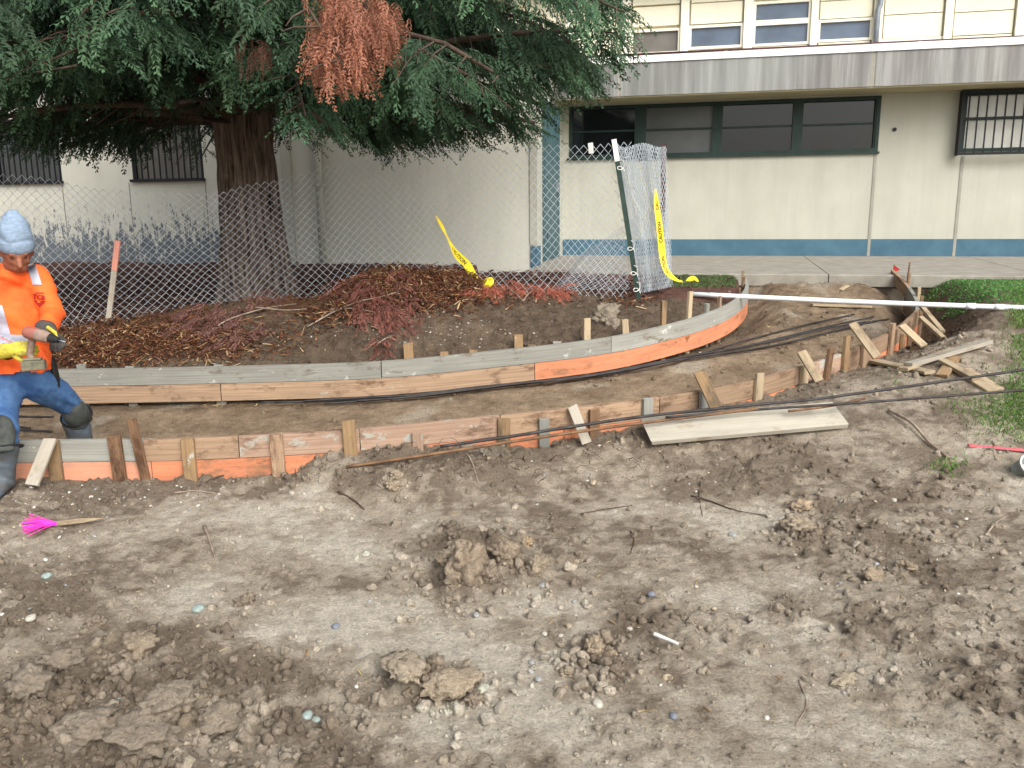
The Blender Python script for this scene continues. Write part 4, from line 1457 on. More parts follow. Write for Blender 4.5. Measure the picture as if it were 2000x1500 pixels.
# posts: leaning green tee post with a white tip, rusty end post, one short white stub behind
def tee_post(p0, p1, mat, name='post'):
    t_ = (Vector(p1) - Vector(p0)).normalized()
    mb = MB()
    x_ = Vector((1, 0, 0)); x_ = (x_ - t_ * x_.dot(t_)).normalized()
    y_ = t_.cross(x_)
    mb.box(Vector(p0) - x_ * .024 - y_ * .004, x_ * .048, y_ * .007, Vector(p1) - Vector(p0))
    mb.box(Vector(p0) - x_ * .004 + y_ * .003, x_ * .008, y_ * .034, Vector(p1) - Vector(p0))
    return mb.build(name, mat, FENCE)
a, b_ = P(1247, 582, 8.42), P(1199, 272, 8.40)
mid = a.lerp(b_, .865)
po = tee_post(a - (b_ - a) * .1, mid, 'post_green')
tee_post(mid + (b_ - a) * .002, b_, 'post_white', 'post_tip')
a, b_ = P(1291, 560, 8.75), P(1297, 282, 8.8)
tee_post(a - (b_ - a) * .1, b_, 'post_rust')
a, b_ = P(1155, 300, 8.43), P(1153, 279, 8.43)
tee_post(a + Vector((0, 0, .002)), b_, 'post_white', 'post_tip')
for px in (-150, 330, 790):
    a = on_ground(P(px, 600, float(np.interp(px, _tpx, FENW[:, 1])) + .05), -.2)

# gathered end of the mesh folded up between the two posts
def fold_map(k):
    def fm(S, T, D):
        u_, v_ = S / 1.15, T / 1.5
        ph = k * 1.7
        xt = 1203 + (1302 - 1203) * u_
        xb = 1246 + (1312 - 1246) * u_
        px = xb + (xt - xb) * v_ + 5 * np.sin(v_ * 5 + ph) * (1 - v_)
        pt, pb = 283 + 4 * np.sin(u_ * 9), 574 - 14 * u_
        py = pb + (pt - pb) * v_
        Y = 8.44 + .13 * k + .09 * np.sin(u_ * (14 + 3 * k) + v_ * 2 + ph) + .34 * u_ * (k == 0)
        out = np.zeros(S.shape + (3,))
        # straight-line unprojection, vectorised
        dx = (px - 1000) / FPX; dy = (750 - py) / FPX
        R_, U_, W_ = np.array(RIGHT), np.array(UP), np.array(FWD)
        d = dx[..., None] * R_ + dy[..., None] * U_ + W_
        out = np.array(CAM) + d * ((Y + D) / d[..., 1])[..., None]
        return out
    return fm
for k, (ln, dw) in enumerate(((1.15, .05), (1.15, .07), (1.15, .06))):
    V, F = wires(mesh_sheet(fold_map(k), ln, 1.5, dw, .085), .0019)
    tag(mk('folded_mesh', V, F, 'galvanised', FENCE, True), kind='stuff')
def flap_map(S, T, D):
    u_, v_ = S / .95, T / 1.2 * .5
    xl = 1078 + 95 * v_ ** .8
    xr = 1232 - 30 * v_
    px = xl + (xr - xl) * u_
    py = 566 - 250 * v_ * (.55 + .45 * u_)
    Y = 8.62 + .05 * np.sin(u_ * 8) + .05 * np.sin(v_ * 6)
    d = ((px - 1000) / FPX)[..., None] * np.array(RIGHT) + ((750 - py) / FPX)[..., None] * np.array(UP) + np.array(FWD)
    return np.array(CAM) + d * ((Y + D) / d[..., 1])[..., None]
V, F = wires(mesh_sheet(flap_map, .95, 1.2, .07, .08), .0023)
tag(mk('folded_mesh', V, F, 'galvanised', FENCE, True), kind='stuff')
for (px, py) in ((1232, 492), (1238, 540), (1212, 335), (1243, 572)):
    mb = MB()
    c = P(px, py, 8.4)
    pts = [c + Vector((.035 * math.cos(th), -.02 + .02 * math.sin(th * 1.3), .03 * math.sin(th) + .01 * th)) for th in np.linspace(0, 8, 18)]
    mb.tube(pts, .0035, 5)
    mb.build('wire_tie', 'post_white', FENCE)

# ------------------------------------------------------------------ caution tape with its lettering
simple('tape_yellow', lin(236, 212, 44), lin(216, 190, 40), 5, .45, .1, 30)
simple('tape_ink', lin(26, 26, 22), lin(20, 20, 18), 5, .5)
def text_polys(txt, size, bold=.0):
    cu = bpy.data.curves.new('tmp_text', 'FONT')
    cu.body = txt
    cu.size = size
    cu.offset = bold
    cu.resolution_u = 2
    ob = bpy.data.objects.new('tmp_text', cu)
    COL.objects.link(ob)
    dg = bpy.context.evaluated_depsgraph_get()
    me = ob.evaluated_get(dg).to_mesh()
    bm = bmesh.new()
    bm.from_mesh(me)
    bmesh.ops.triangulate(bm, faces=bm.faces)
    bmesh.ops.subdivide_edges(bm, edges=[e_ for e_ in bm.edges if e_.calc_length() > size * .5], cuts=1)
    bmesh.ops.triangulate(bm, faces=bm.faces)
    v = [tuple(x.co) for x in bm.verts]
    bm.verts.index_update()
    f = [[x.index for x in q.verts] for q in bm.faces]
    bm.free()
    bpy.data.objects.remove(ob)
    bpy.data.curves.remove(cu)
    return np.array(v), f

def tape(label, ctrl, wd, words, rev=False):
    """ctrl: (px, py, Y, roll angle of the width vector in the picture-facing plane, width factor)"""
    pts = crom([tuple(P(c[0], c[1], c[2])) for c in ctrl], 12)
    rl = crom([(c[3], c[4], 0) for c in ctrl], 12)
    s = np.concatenate([[0], np.cumsum(np.linalg.norm(np.diff(pts, axis=0), axis=1))])
    tg = np.gradient(pts, axis=0); tg /= np.linalg.norm(tg, axis=1)[:, None]
    wv = []
    for i in range(len(pts)):
        t_ = Vector(tg[i])
        view = (Vector(pts[i]) - CAM).normalized()
        across = t_.cross(view).normalized()
        nrm = across.cross(t_)
        th = math.radians(rl[i][0])
        wv.append(across * math.cos(th) + nrm * math.sin(th))
    wv = np.array([tuple(q_) for q_ in wv])
    v = []
    for i in range(len(pts)):
        hw = wd / 2 * rl[i][1]
        v += [pts[i] - wv[i] * hw, pts[i] + wv[i] * 0 + np.array(tg[i]) * 0, pts[i] + wv[i] * hw]
    f = []
    for i in range(len(pts) - 1):
        for k in (0, 1):
            f.append((i * 3 + k, i * 3 + k + 1, i * 3 + 4 + k, i * 3 + 3 + k))
    ob = mk('caution_tape', v, f, 'tape_yellow', None, True)
    ROOTLOC[ob.name] = Vector(ob.location)
    tag(ob, label, 'caution tape')
    for (s0, word, sz) in words:
        tv, tf = text_polys(word, sz, .0012)
        hgt = tv[:, 1].max()
        out = []
        for (x, y, z) in tv:
            sx = s0 + (x if not rev else -x)
            c_ = np.array([np.interp(sx, s, pts[:, k]) for k in range(3)])
            w_ = np.array([np.interp(sx, s, wv[:, k]) for k in range(3)])
            k_ = np.interp(sx, s, rl[:, 1])
            q_ = c_ + w_ * (y - hgt / 2) * (-1 if rev else 1) * k_
            tocam = np.array(CAM) - q_
            out.append(q_ + tocam / np.linalg.norm(tocam) * .003)
        mk('lettering', out, tf, 'tape_ink', ob)
    return ob
tape('twisted yellow caution tape hanging down onto the mulch heap', [(851, 421, 8.17, 75, .4), (862, 440, 8.15, 35, .5), (873, 462, 8.12, 68, .5), (884, 483, 8.05, 40, .6), (895, 500, 7.97, 5, .9), (913, 518, 7.92, -10, 1), (926, 545, 7.9, 10, 1), (934, 556, 7.88, 70, 1), (950, 551, 7.82, -20, .9), (958, 549, 7.8, 10, .9), (948, 563, 7.78, 40, .8)], .075,
     [(.36, 'CAUTION', .052)])
tape('yellow caution tape hanging down the rusty end post of the fence', [(1280, 370, 8.5, 60, .3), (1283, 400, 8.5, 20, .8), (1288, 440, 8.48, 5, .9), (1293, 490, 8.46, 8, .95), (1298, 520, 8.44, 30, .9), (1308, 537, 8.42, 40, .9), (1322, 547, 8.4, 60, .8), (1334, 550, 8.4, 75, .7)], .07,
     [(.52, 'CAUTION', .046), (.86, 'CAUTION', .046), (.2, 'CAU', .046)], rev=True)
tape('crumpled scrap of yellow caution tape lying on the grass strip', [(1342, 549, 8.9, 60, .6), (1350, 544, 8.95, -20, .8), (1357, 545, 8.95, 40, .9), (1363, 550, 8.9, 70, .6)], .06, [])
# ------------------------------------------------------------------ loose things lying about
def lying(name, ends, wid, thk, mat, label, cat, group=None, tilt=0.0, lift=0.0, z_ends=None):
    """plank resting on the soil between two photo points"""
    a, b_ = ground_hit(*ends[0]), ground_hit(*ends[1])
    if z_ends:
        a.z += z_ends[0]; b_.z += z_ends[1]
    # raise until nothing sinks in
    n = 9
    xs = [a.lerp(b_, k / (n - 1)) for k in range(n)]
    up_ = max(0.0, max(float(hz(q_.x, q_.y)[0]) - q_.z for q_ in xs)) * .6
    a.z += thk / 2 + up_ + lift; b_.z += thk / 2 + up_ + lift
    t_ = (b_ - a).normalized()
    wv = t_.cross(Vector((0, 0, 1))).normalized()
    wv = (wv + Vector((0, 0, tilt))).normalized()
    v, f, uv = chamfer_board(a, b_, wv, wid, thk, jag=.01)
    o = mk(name, v, f, mat, None, uv=uv)
    return tag(o, label, cat, group)

def wob_tube(name, pts, r, mat, label, cat, group=None, n=6, taper=1.0, parent=None):
    c = crom([tuple(p) for p in pts], 8)
    mb = MB()
    m_ = len(c)
    mb.tube([Vector(p) for p in c], [r * (1 - (1 - taper) * i / (m_ - 1)) for i in range(m_)], n)
    o = mb.build(name, mat, parent, True)
    return tag(o, label, cat, group) if label else o

# long pale scaffold plank resting against the soil by the near form
a, b_ = P(1262, 842, 5.36), P(1640, 810, 5.62)
v, f, uv = chamfer_board(a, b_, Vector((.1, .83, .42)), .235, .036, jag=.012)
tag(mk('plank', v, f, 'wood_plank', None, uv=uv), 'long wide pale plank lying on the dirt along the kicker-braced form', 'plank')

# reinforcing bars
bars_near = [('dark reinforcing bar lying over the near form stakes and running past the scrap wood', [(860, 872, 5.0), (1000, 852, 5.12), (1100, 836, 5.22), (1260, 813, 5.4), (1480, 790, 5.55), (1620, 776, 5.7), (2000, 722, 6.0), (2140, 700, 6.1)], 'rebar_dark', .0105),
             ('rusty brown reinforcing bar whose end rests on the low soil bank', [(676, 912, 4.88), (850, 886, 4.98), (1050, 855, 5.15), (1240, 828, 5.32), (1480, 798, 5.5)], 'rebar_rust', .0105),
             ('thin dark reinforcing bar lying flat from the plank toward the grass', [(1300, 815, 5.36), (1480, 800, 5.5), (1700, 785, 5.55), (2000, 762, 5.62), (2120, 754, 5.66)], 'rebar_dark', .009),
             ('pale dusty rod end lying beside the wide plank', [(1540, 803, 5.5), (1620, 793, 5.55), (1690, 778, 5.7)], 'rebar_rust', .009)]
for lb, ctrl, mt, r_ in bars_near:
    wob_tube('rebar', [P(*c) for c in ctrl], r_, mt, lb, 'rebar', 'reinforcing bars laid over the dirt')
far_bars = [(515, 1668, 618, 'longest-running'), (545, 1706, 624, ''), (600, 1735, 629, ''), (640, 1690, 634, ''), (700, 1718, 631, '')]
for k, (x0, x1, y1, _) in enumerate(far_bars):
    pts = []
    for px in np.linspace(x0, 1300, 7):
        i_ = fI(px)
        tg_, nr_ = side(FL, i_)
        away = .05 + .16 * (1 - (px - x0) / (1300 - x0)) ** 2 + .10 * max(0, (px - 1180) / 120) ** 2
        pts.append(on_ground(at_idx(FL, i_) - nr_ * (away + .017 * k), .03 + .008 * (k % 3)))
    e_ = ground_hit(x1, y1, .015)
    q_ = pts[-1]
    for s_ in (.33, .66, 1.0):
        m_ = q_.lerp(e_, s_)
        pts.append(on_ground((m_.x + .10 * math.sin(math.pi * s_) * (.6 + .2 * k), m_.y - .02 * k * (1 - s_), 0), .018 + .006 * (k % 3)))
    wob_tube('rebar', pts, .0085, 'rebar_dark', 'long dark reinforcing bar in the bundle along the foot of the mulch-side form', 'rebar', 'bundle of bars on the path bed')
for k, fb in enumerate([[(-60, 790), (100, 793), (250, 796)], [(-60, 815), (60, 818), (105, 818)], [(-40, 844), (40, 844), (103, 846)], [(-40, 840), (30, 838), (60, 839)]]):
    pts = [ground_hit(px, py, .012) for px, py in fb]
    wob_tube('rebar', pts, .0075, 'rebar_dark', 'short end of dark reinforcing bar on the path bed behind the worker', 'rebar', 'bar ends behind the worker')

# white plastic pipe across the path mouth
pv = thing('plastic_pipe', 'long white plastic pipe laid across the forms by the lawn', 'pipe', P(1600, 600, 8.2))
mb = MB()
pa_, pb_ = P(1345, 574, 8.62), P(2150, 606, 7.55)
pts = [pa_.lerp(pb_, k / 10) + Vector((0, 0, -.012 * math.sin(math.pi * k / 10))) for k in range(11)]
mb.tube(pts, .024, 12)
simple('pvc_white', lin(232, 236, 236), lin(214, 220, 220), 3, .35)
mb.build('pipe_run', 'pvc_white', pv, True)
for s in (.70, .765):
    c0, c1 = pa_.lerp(pb_, s), pa_.lerp(pb_, s + .022)
    dz_ = Vector((0, 0, -.012 * math.sin(math.pi * s)))
    mb = MB(); mb.tube([c0 + dz_, c1 + dz_], .029, 12)
    mb.build('coupling', 'pvc_white', pv, True)

# scrap wood heap by the grass
scr = [((1706, 712), (1815, 738), .085, .025, 'wood_fresh', 'narrow scrap stake lying toward the form at the bottom of the scrap heap', 0),
       ((1772, 726), (1930, 682), .075, .035, 'wood_white', 'long pale scrap stake lying across the others by the grass', .03),
       ((1762, 729), (1862, 690), .09, .025, 'wood_fresh', 'broad split scrap stake lying across the middle of the scrap heap', .015),
       ((1838, 740), (1866, 702), .085, .03, 'wood_stake', 'short stub of scrap wood wedged under the crossed stakes', 0),
       ((1838, 716), (1905, 752), .07, .03, 'wood_fresh', 'pointed scrap stake pointing from the crossed stakes to the grass', .02),
       ((1880, 728), (1945, 768), .14, .022, 'wood_fresh', 'wide short board offcut lying on the grass edge', 0)]
for (e0, e1, wd, th, mt, lb, lf) in scr:
    lying('scrap_board', (e0, e1), wd, th, mt, lb, 'board', 'scrap wood by the grass', tilt=random.uniform(-.12, .12), lift=lf)
lying('scrap_board', ((1586, 600), (1702, 604)), .05, .025, 'wood_fresh', 'thin pointed stake lying loose on the path bed near the walkway', 'board')
lying('scrap_board', ((1640, 570), (1655, 563)), .05, .02, 'wood_fresh', 'tiny wood offcut lying in the path mouth', 'board')
lying('lath', ((1892, 874), (2080, 890)), .035, .012, 'wood_pink', 'pink-painted wooden lath lying on the bare dirt', 'lath')
a, b_ = ground_hit(1735, 806, .02), ground_hit(1853, 900, .012)
wob_tube('stick', [a, a.lerp(b_, .35) + Vector((.02, 0, .02)), a.lerp(b_, .7), b_], .012, 'twig_pale', 'straight bark-covered stick lying on the dirt beside the grass', 'stick', None, 7, .75)

# survey stake with pink head in front of the fence
a, b_ = P(210, 640, 7.6), P(230, 470, 7.62)
ms = thing('survey_stake', 'upright wooden survey stake with pink-painted head by the fence', 'stake', on_ground(a))
m_ = a.lerp(b_, .66)
board('shaft', m_, a - (b_ - a) * .1, RIGHT, .048, .02, 'wood_white', ms, jag=.0)
board('painted_head', b_, m_ + (b_ - a) * .004, RIGHT, .049, .021, 'wood_pinkhead' if 'wood_pinkhead' in MATS else 'wood_pinkish', ms, jag=.003)

# pink whisker marker
wk = thing('whisker_marker', 'pink bristle survey marker on a short wooden peg lying on the dirt', 'survey marker', ground_hit(110, 1035))
a, b_ = ground_hit(112, 1030, .018), ground_hit(202, 1021, .018)
board('peg', a, b_, Vector((0, .3, 1)), .025, .02, 'wood_fresh', wk, point=True)
simple('pink_bristle', lin(250, 60, 190), lin(236, 40, 170), 5, .5)
mb = MB()
for k in range(46):
    e_ = ground_hit(46 + random.uniform(-4, 16), 1037 + random.gauss(0, 9), .012 + random.uniform(0, .03))
    if random.random() < .1:
        e_ = ground_hit(62 + random.uniform(-4, 6), 1022, .05)
    md = a.lerp(e_, .5) + Vector((0, 0, random.uniform(.0, .012)))
    mb.tube([a + Vector((random.gauss(0, .004), random.gauss(0, .004), random.gauss(0, .004))), md, e_], .0018, 4)
tag(mb.build('bristles', 'pink_bristle', wk), kind='stuff')

# grey can lying at the right
cn = thing('plastic_can', 'grey round plastic can with a white rim half sunk in the dirt', 'can', ground_hit(2000, 925))
c0 = ground_hit(2003, 930, .05)
ax = Vector((.15, -.75, .62)).normalized()
mb = MB()
prof = [(0, .058), (.08, .062), (.08, .067), (.098, .067), (.098, .056), (.03, .05), (.03, .0005)]
pts_, fr_ = frames([c0 + ax * (h_ - .06) for h_, _ in prof[:2]] )
t_, u_, w_ = fr_[0]
vs, fs = [], []
for (h_, r_) in prof:
    for k in range(24):
        th = 2 * math.pi * k / 24
        vs.append(c0 + ax * (h_ - .06) + (u_ * math.cos(th) + w_ * math.sin(th)) * r_)
for i in range(len(prof) - 1):
    for k in range(24):
        fs.append((i * 24 + k, i * 24 + (k + 1) % 24, (i + 1) * 24 + (k + 1) % 24, (i + 1) * 24 + k))
simple('can_grey', lin(150, 156, 152), lin(120, 126, 124), 6, .6)
mb.add(vs, fs)
mb.build('shell', 'can_grey', cn, True)
mb = MB()
rim = [c0 + ax * .04 + (u_ * math.cos(2 * math.pi * k / 24) + w_ * math.sin(2 * math.pi * k / 24)) * .066 for k in range(25)]
mb.tube(rim, .005, 6, False)
mb.build('rim', 'post_white', cn, True)
mb = MB(); mb.tube([c0 - ax * .03, c0 + ax * .0], .024, 12); mb.build('spout', 'post_white', cn, True)

# small white plaster stick
a, b_ = ground_hit(1277, 1254, .022), ground_hit(1324, 1270, .022)
wob_tube('plaster_stick', [a, a.lerp(b_, .5), b_], .0085, 'post_white', 'short white stick of hardened plaster on the foreground dirt', 'debris', None, 6, .7)

# twigs and roots on the open ground
tw = [([(340, 965), (380, 962), (420, 966), (448, 972)], .007, 'pale curved root lying in front of the orange form boards'),
      ([(400, 1032), (408, 1055), (416, 1080), (420, 1092)], .011, 'short straight stick lying on the light dirt patch'),
      ([(660, 962), (690, 980), (712, 998)], .008, 'forked brown twig lying below the soil bank'),
      ([(893, 884), (915, 900), (928, 925), (934, 948)], .006, 'thin pale root hanging down the soil bank'),
      ([(1135, 1008), (1180, 998), (1235, 990)], .005, 'long thin dark twig on the bare dirt'),
      ([(1350, 970), (1385, 982), (1440, 1000), (1500, 1010)], .006, 'long wiry dark root trailing toward the orange lump'),
      ([(1368, 945), (1365, 970), (1372, 1010)], .005, 'short upright dark root scrap'),
      ([(1925, 1050), (1945, 1025), (1970, 1010)], .006, 'curved grey twig on the rutted dirt'),
      ([(1230, 1035), (1238, 1060), (1230, 1085)], .005, 'short bent dark root on the cracked dirt'),
      ([(1560, 1330), (1575, 1380), (1555, 1420)], .003, 'fine pale root fibre on the foreground dirt'),
      ([(390, 950), (430, 935), (520, 915), (560, 912)], .006, 'dark root sticking out along the orange form board')]
for pts, r_, lb in tw:
    g3 = [ground_hit(px, py, r_ * .8) for px, py in pts]
    wob_tube('twig', g3, r_, 'twig_pale' if 'pale' in lb or 'grey' in lb or 'straight' in lb else 'twig_bark', lb, 'twig', 'twigs and roots on the dirt', 6, .4)
# ------------------------------------------------------------------ the worker
def remesh(mb_v, mb_f, vox, smooth_it=4, disp=None):
    """one continuous skin over overlapping solids"""
    me = bpy.data.meshes.new('tmp')
    me.from_pydata([tuple(p) for p in mb_v], [], mb_f)
    bm = bmesh.new(); bm.from_mesh(me)
    bmesh.ops.recalc_face_normals(bm, faces=bm.faces)
    bm.to_mesh(me); bm.free()
    ob = bpy.data.objects.new('tmp', me)
    COL.objects.link(ob)
    md = ob.modifiers.new('r', 'REMESH')
    md.mode = 'VOXEL'
    md.voxel_size = vox
    if smooth_it:
        sm = ob.modifiers.new('s', 'SMOOTH')
        sm.factor = .5
        sm.iterations = smooth_it
    dg = bpy.context.evaluated_depsgraph_get()
    ev = ob.evaluated_get(dg)
    m2 = bpy.data.meshes.new_from_object(ev)
    v = np.empty(len(m2.vertices) * 3, dtype=np.float32)
    m2.vertices.foreach_get('co', v)
    nrm = np.empty(len(m2.vertices) * 3, dtype=np.float32)
    m2.vertices.foreach_get('normal', nrm)
    v = v.reshape(-1, 3).astype(float); nrm = nrm.reshape(-1, 3)
    f = [tuple(p.vertices) for p in m2.polygons]
    bpy.data.objects.remove(ob)
    bpy.data.meshes.remove(me)
    if disp is not None:
        v = v + nrm * disp(v)[:, None]
    bpy.data.meshes.remove(m2)
    return v, f

def limb(pts, rs, n=14, flat=None):
    """closed rounded tube; flat=(axis vector, factor) squashes it along an axis"""
    pts = [Vector(p) for p in pts]
    c = []
    rr = []
    d0 = (pts[0] - pts[1]).normalized(); d1 = (pts[-1] - pts[-2]).normalized()
    for k in (1.0, .8, .45):
        c.append(pts[0] + d0 * rs[0] * math.sin(math.acos(1 - 1)) * 0 + d0 * rs[0] * k); rr.append(rs[0] * math.sqrt(max(0, 1 - k * k)) + .0008)
    c += pts; rr += list(rs)
    for k in (.45, .8, 1.0):
        c.append(pts[-1] + d1 * rs[-1] * k); rr.append(rs[-1] * math.sqrt(max(0, 1 - k * k)) + .0008)
    v, f = tube_geo(c, rr, n, True)
    if flat:
        ax, k = flat
        ax = Vector(ax).normalized()
        cen = sum(pts, Vector()) / len(pts)
        v = [p - ax * ((p - cen).dot(ax)) * (1 - k) for p in v]
    return v, f

class Blob:
    def __init__(s): s.v, s.f = [], []
    def limb(s, pts, rs, n=14, flat=None):
        v, f = limb(pts, rs, n, flat)
        k = len(s.v); s.v += v; s.f += [tuple(i + k for i in q) for q in f]
        return s
    def ell(s, c, ax, ay, az, n=18):
        c = Vector(c); k = len(s.v)
        m_ = n // 2 + 1
        for i in range(m_):
            th = math.pi * min(max(i / (m_ - 1), .02), .98)
            for j in range(n):
                ph = 2 * math.pi * j / n
                s.v.append(c + Vector(ax) * math.sin(th) * math.cos(ph) + Vector(ay) * math.sin(th) * math.sin(ph) + Vector(az) * math.cos(th))
        for i in range(m_ - 1):
            for j in range(n):
                s.f.append((k + i * n + j, k + i * n + (j + 1) % n, k + (i + 1) * n + (j + 1) % n, k + (i + 1) * n + j))
        s.f.append(tuple(k + j for j in range(n))[::-1])
        s.f.append(tuple(k + (m_ - 1) * n + j for j in range(n)))
        return s
    def skin(s, vox, it=4, disp=None):
        return remesh(s.v, s.f, vox, it, disp)

simple('skin', lin(158, 102, 76, .85), lin(132, 80, 60, .85), 26, .55, .1, 90)
simple('knit_blue', lin(152, 172, 192, .78), lin(128, 148, 170, .78), 40, .95, .5, 130, stretch=(1, 1, 2.5), bdist=.004)
simple('hivis', lin(246, 106, 42), lin(226, 86, 34), 9, .75, .15, 60)
simple('reflective', lin(186, 190, 202, .75), lin(160, 164, 178, .75), 14, .4)
simple('denim', lin(78, 112, 152), lin(48, 78, 120), 11, .9, .4, 120, bdist=.004)
simple('boot_mud', lin(108, 124, 138, .8), lin(88, 84, 78), 9, .8, .3, 50)
simple('rubber_pad', lin(74, 78, 74), lin(48, 50, 48), 11, .75, .3, 60)
simple('glove_yellow', lin(206, 192, 62), lin(150, 138, 62), 26, .7, .2, 60)
simple('glove_grey', lin(88, 84, 80), lin(62, 58, 56), 12, .8, .2, 60)
simple('ink_red', lin(150, 34, 24), lin(130, 30, 22), 8, .8)
simple('tool_dirty', lin(150, 126, 112), lin(110, 92, 84), 18, .7, .2, 60)
simple('tool_red', lin(158, 92, 78), lin(126, 84, 74), 22, .6)
simple('battery_grey', lin(122, 118, 96), lin(86, 84, 72), 20, .75, .2, 60)
simple('belt_black', lin(36, 34, 34), lin(26, 25, 25), 10, .7)

def folds(amp, sc=26, s=0, zs=1.0):
    def d(v):
        a_ = (v[:, 0] * .6 + v[:, 1] * .8)
        qa = (v[:, 2] * .85 + a_ * .5) * sc * 1.9
        qb = (a_ * .85 - v[:, 2] * .5) * sc * .45
        return amp * 2 * (.75 * (fbm(qa + 2 * fbm(qb * .7, qa * .2, 2, s + 9), qb, 2, s) - .5) + .5 * (fbm(qa * .4, qb * 1.4, 2, s + 31) - .5))
        w1 = fbm(a_ * sc + v[:, 2] * sc * .5, v[:, 2] * sc * zs - a_ * 7, 3, s) - .5
        w2 = np.abs(fbm(a_ * sc * .8 - v[:, 2] * sc * .9 + 5, v[:, 2] * sc * 1.3 * zs + a_ * 9, 2, s + 50) - .5)
        return amp * 2 * w1 - amp * 1.6 * np.clip(.08 - w2, 0, .08) / .08
    return d

LV = Vector((.955, .296, 0))      # the worker's left
FV = Vector((.296, -.955, 0))     # his front
ZV = Vector((0, 0, 1))
pel, chest, nck = P(44, 742, 5.14), P(20, 598, 5.10), P(24, 528, 5.06)
hed = P(33, 492, 5.0)
shL, elL, wrL = P(72, 540, 5.14), P(104, 614, 5.10), P(91, 643, 4.90)
shR, elR, wrR = P(-46, 545, 5.0), P(-62, 648, 4.92), P(16, 686, 4.80)
hipL, kneL, ankL = P(86, 748, 5.18), P(141, 797, 5.42), P(164, 884, 5.62)
hipR, kneR, ankR = P(0, 752, 5.10), P(8, 846, 4.86), P(6, 930, 4.93)
gR = on_ground(ankR); gL = on_ground(ankL)
PER = thing('person', 'worker in grey-blue beanie and orange reflective shirt holding a drill, straddling the form', 'person', (gR.x, gR.y, min(gR.z, gL.z)))

def up(p, k):
    return Vector(p) + ZV * k
# --- body: one continuous mesh (mostly inside the clothes), with a face
fd = Vector((.5, -.74, -.45)).normalized()         # where the face points
fu = (ZV - fd * ZV.dot(fd)).normalized()
fs_ = fd.cross(fu)                                    # his right
B = Blob()
B.limb([up(pel, .06), pel.lerp(chest, .5), chest, nck], [.085, .11, .13, .07], 18, (FV, .72))
B.limb([nck, hed], [.058, .06])
B.ell(hed + fu * .02, fs_ * .078, fd * .098, fu * .115)
B.ell(hed + fd * .035 - fu * .06, fs_ * .056, fd * .058, fu * .055)        # jaw
B.limb([hed + fd * .092 + fu * .012, hed + fd * .126 - fu * .024], [.011, .018], 10)   # nose
B.limb([hed + fd * .108 - fu * .028 - fs_ * .012, hed + fd * .108 - fu * .028 + fs_ * .012], [.010, .010], 8)
B.limb([hed + fd * .088 + fu * .032 - fs_ * .04, hed + fd * .088 + fu * .032 + fs_ * .04], [.012, .012], 8)   # brow
for sg in (-1, 1):
    B.ell(hed + fs_ * sg * .08 - fd * .005 - fu * .0, fs_ * .012, fd * .02, fu * .034, 10)  # ears
    B.ell(hed + fd * .07 - fu * .02 + fs_ * sg * .038, fs_ * .022, fd * .022, fu * .02, 10)  # cheeks
B.limb([hed + fd * .096 - fu * .062 - fs_ * .022, hed + fd * .099 - fu * .061, hed + fd * .096 - fu * .062 + fs_ * .022], [.006, .008, .006], 8)   # lips
B.limb([hed + fd * .094 - fu * .073 - fs_ * .018, hed + fd * .096 - fu * .074, hed + fd * .094 - fu * .073 + fs_ * .018], [.006, .008, .006], 8)
for a_, b_, c_ in ((shL, elL, wrL), (shR, elR, wrR)):
    B.limb([nck.lerp(a_, .4) - ZV * .03, a_, b_, c_], [.05, .05, .038, .028], 12)
for a_, b_, c_ in ((hipL, kneL, ankL), (hipR, kneR, ankR)):
    B.limb([pel.lerp(a_, .5) + ZV * .05, a_, b_, c_], [.06, .07, .05, .035], 12)
v, f = B.skin(.0105, 3)
body = mk('body', v, f, 'skin', PER, True)
# eyes
simple('eye_dark', lin(40, 28, 24), lin(30, 20, 18), 8, .3)
for sg in (-1, 1):
    e_ = Blob().ell(hed + fd * .088 + fu * .012 + fs_ * sg * .032, fs_ * .011, fd * .008, fu * .0045, 10)
    mk('eye', e_.v, e_.f, 'eye_dark', body, True)

# --- beanie
hb = hed + fu * .052 - fd * .008
ax_up = (fu * .95 - fd * .18).normalized()
ax_f = (fd - ax_up * fd.dot(ax_up)).normalized()
ax_s = ax_f.cross(ax_up)
prof = [(-.036, .094), (-.032, .0985), (-.005, .100), (.022, .099), (.026, .0975), (.028, .0935), (.045, .0955), (.062, .0945), (.08, .091), (.097, .086), (.114, .079), (.131, .069), (.148, .058), (.163, .047), (.175, .037), (.183, .026), (.188, .014), (.190, .002)]
vs, fs2 = [], []
nn = 40
for i, (h_, r_) in enumerate(prof):
    for k in range(nn):
        th = 2 * math.pi * k / nn
        rr = r_ * (1 + .02 * math.sin(th * 5 + h_ * 40) * (h_ > .03) + .03 * math.sin(th * 3 + 1) * max(0, h_ - .05) * 6)
        wr_ = (.0045 * math.sin(h_ * 170 + math.sin(th * 2 + 1) * 2.5) + .004 * math.sin(th * 4 + h_ * 60)) * (h_ > .04)
        vs.append(hb + ax_up * h_ + (ax_s * math.cos(th) * .93 + ax_f * math.sin(th) * 1.06) * (rr + wr_) + ax_s * .0 - ax_f * max(0, h_ - .06) * .15)
for i in range(len(prof) - 1):
    for k in range(nn):
        fs2.append((i * nn + k, i * nn + (k + 1) % nn, (i + 1) * nn + (k + 1) % nn, (i + 1) * nn + k))
fs2.append(tuple((len(prof) - 1) * nn + k for k in range(nn)))
mk('beanie', vs, fs2, 'knit_blue', PER, True)

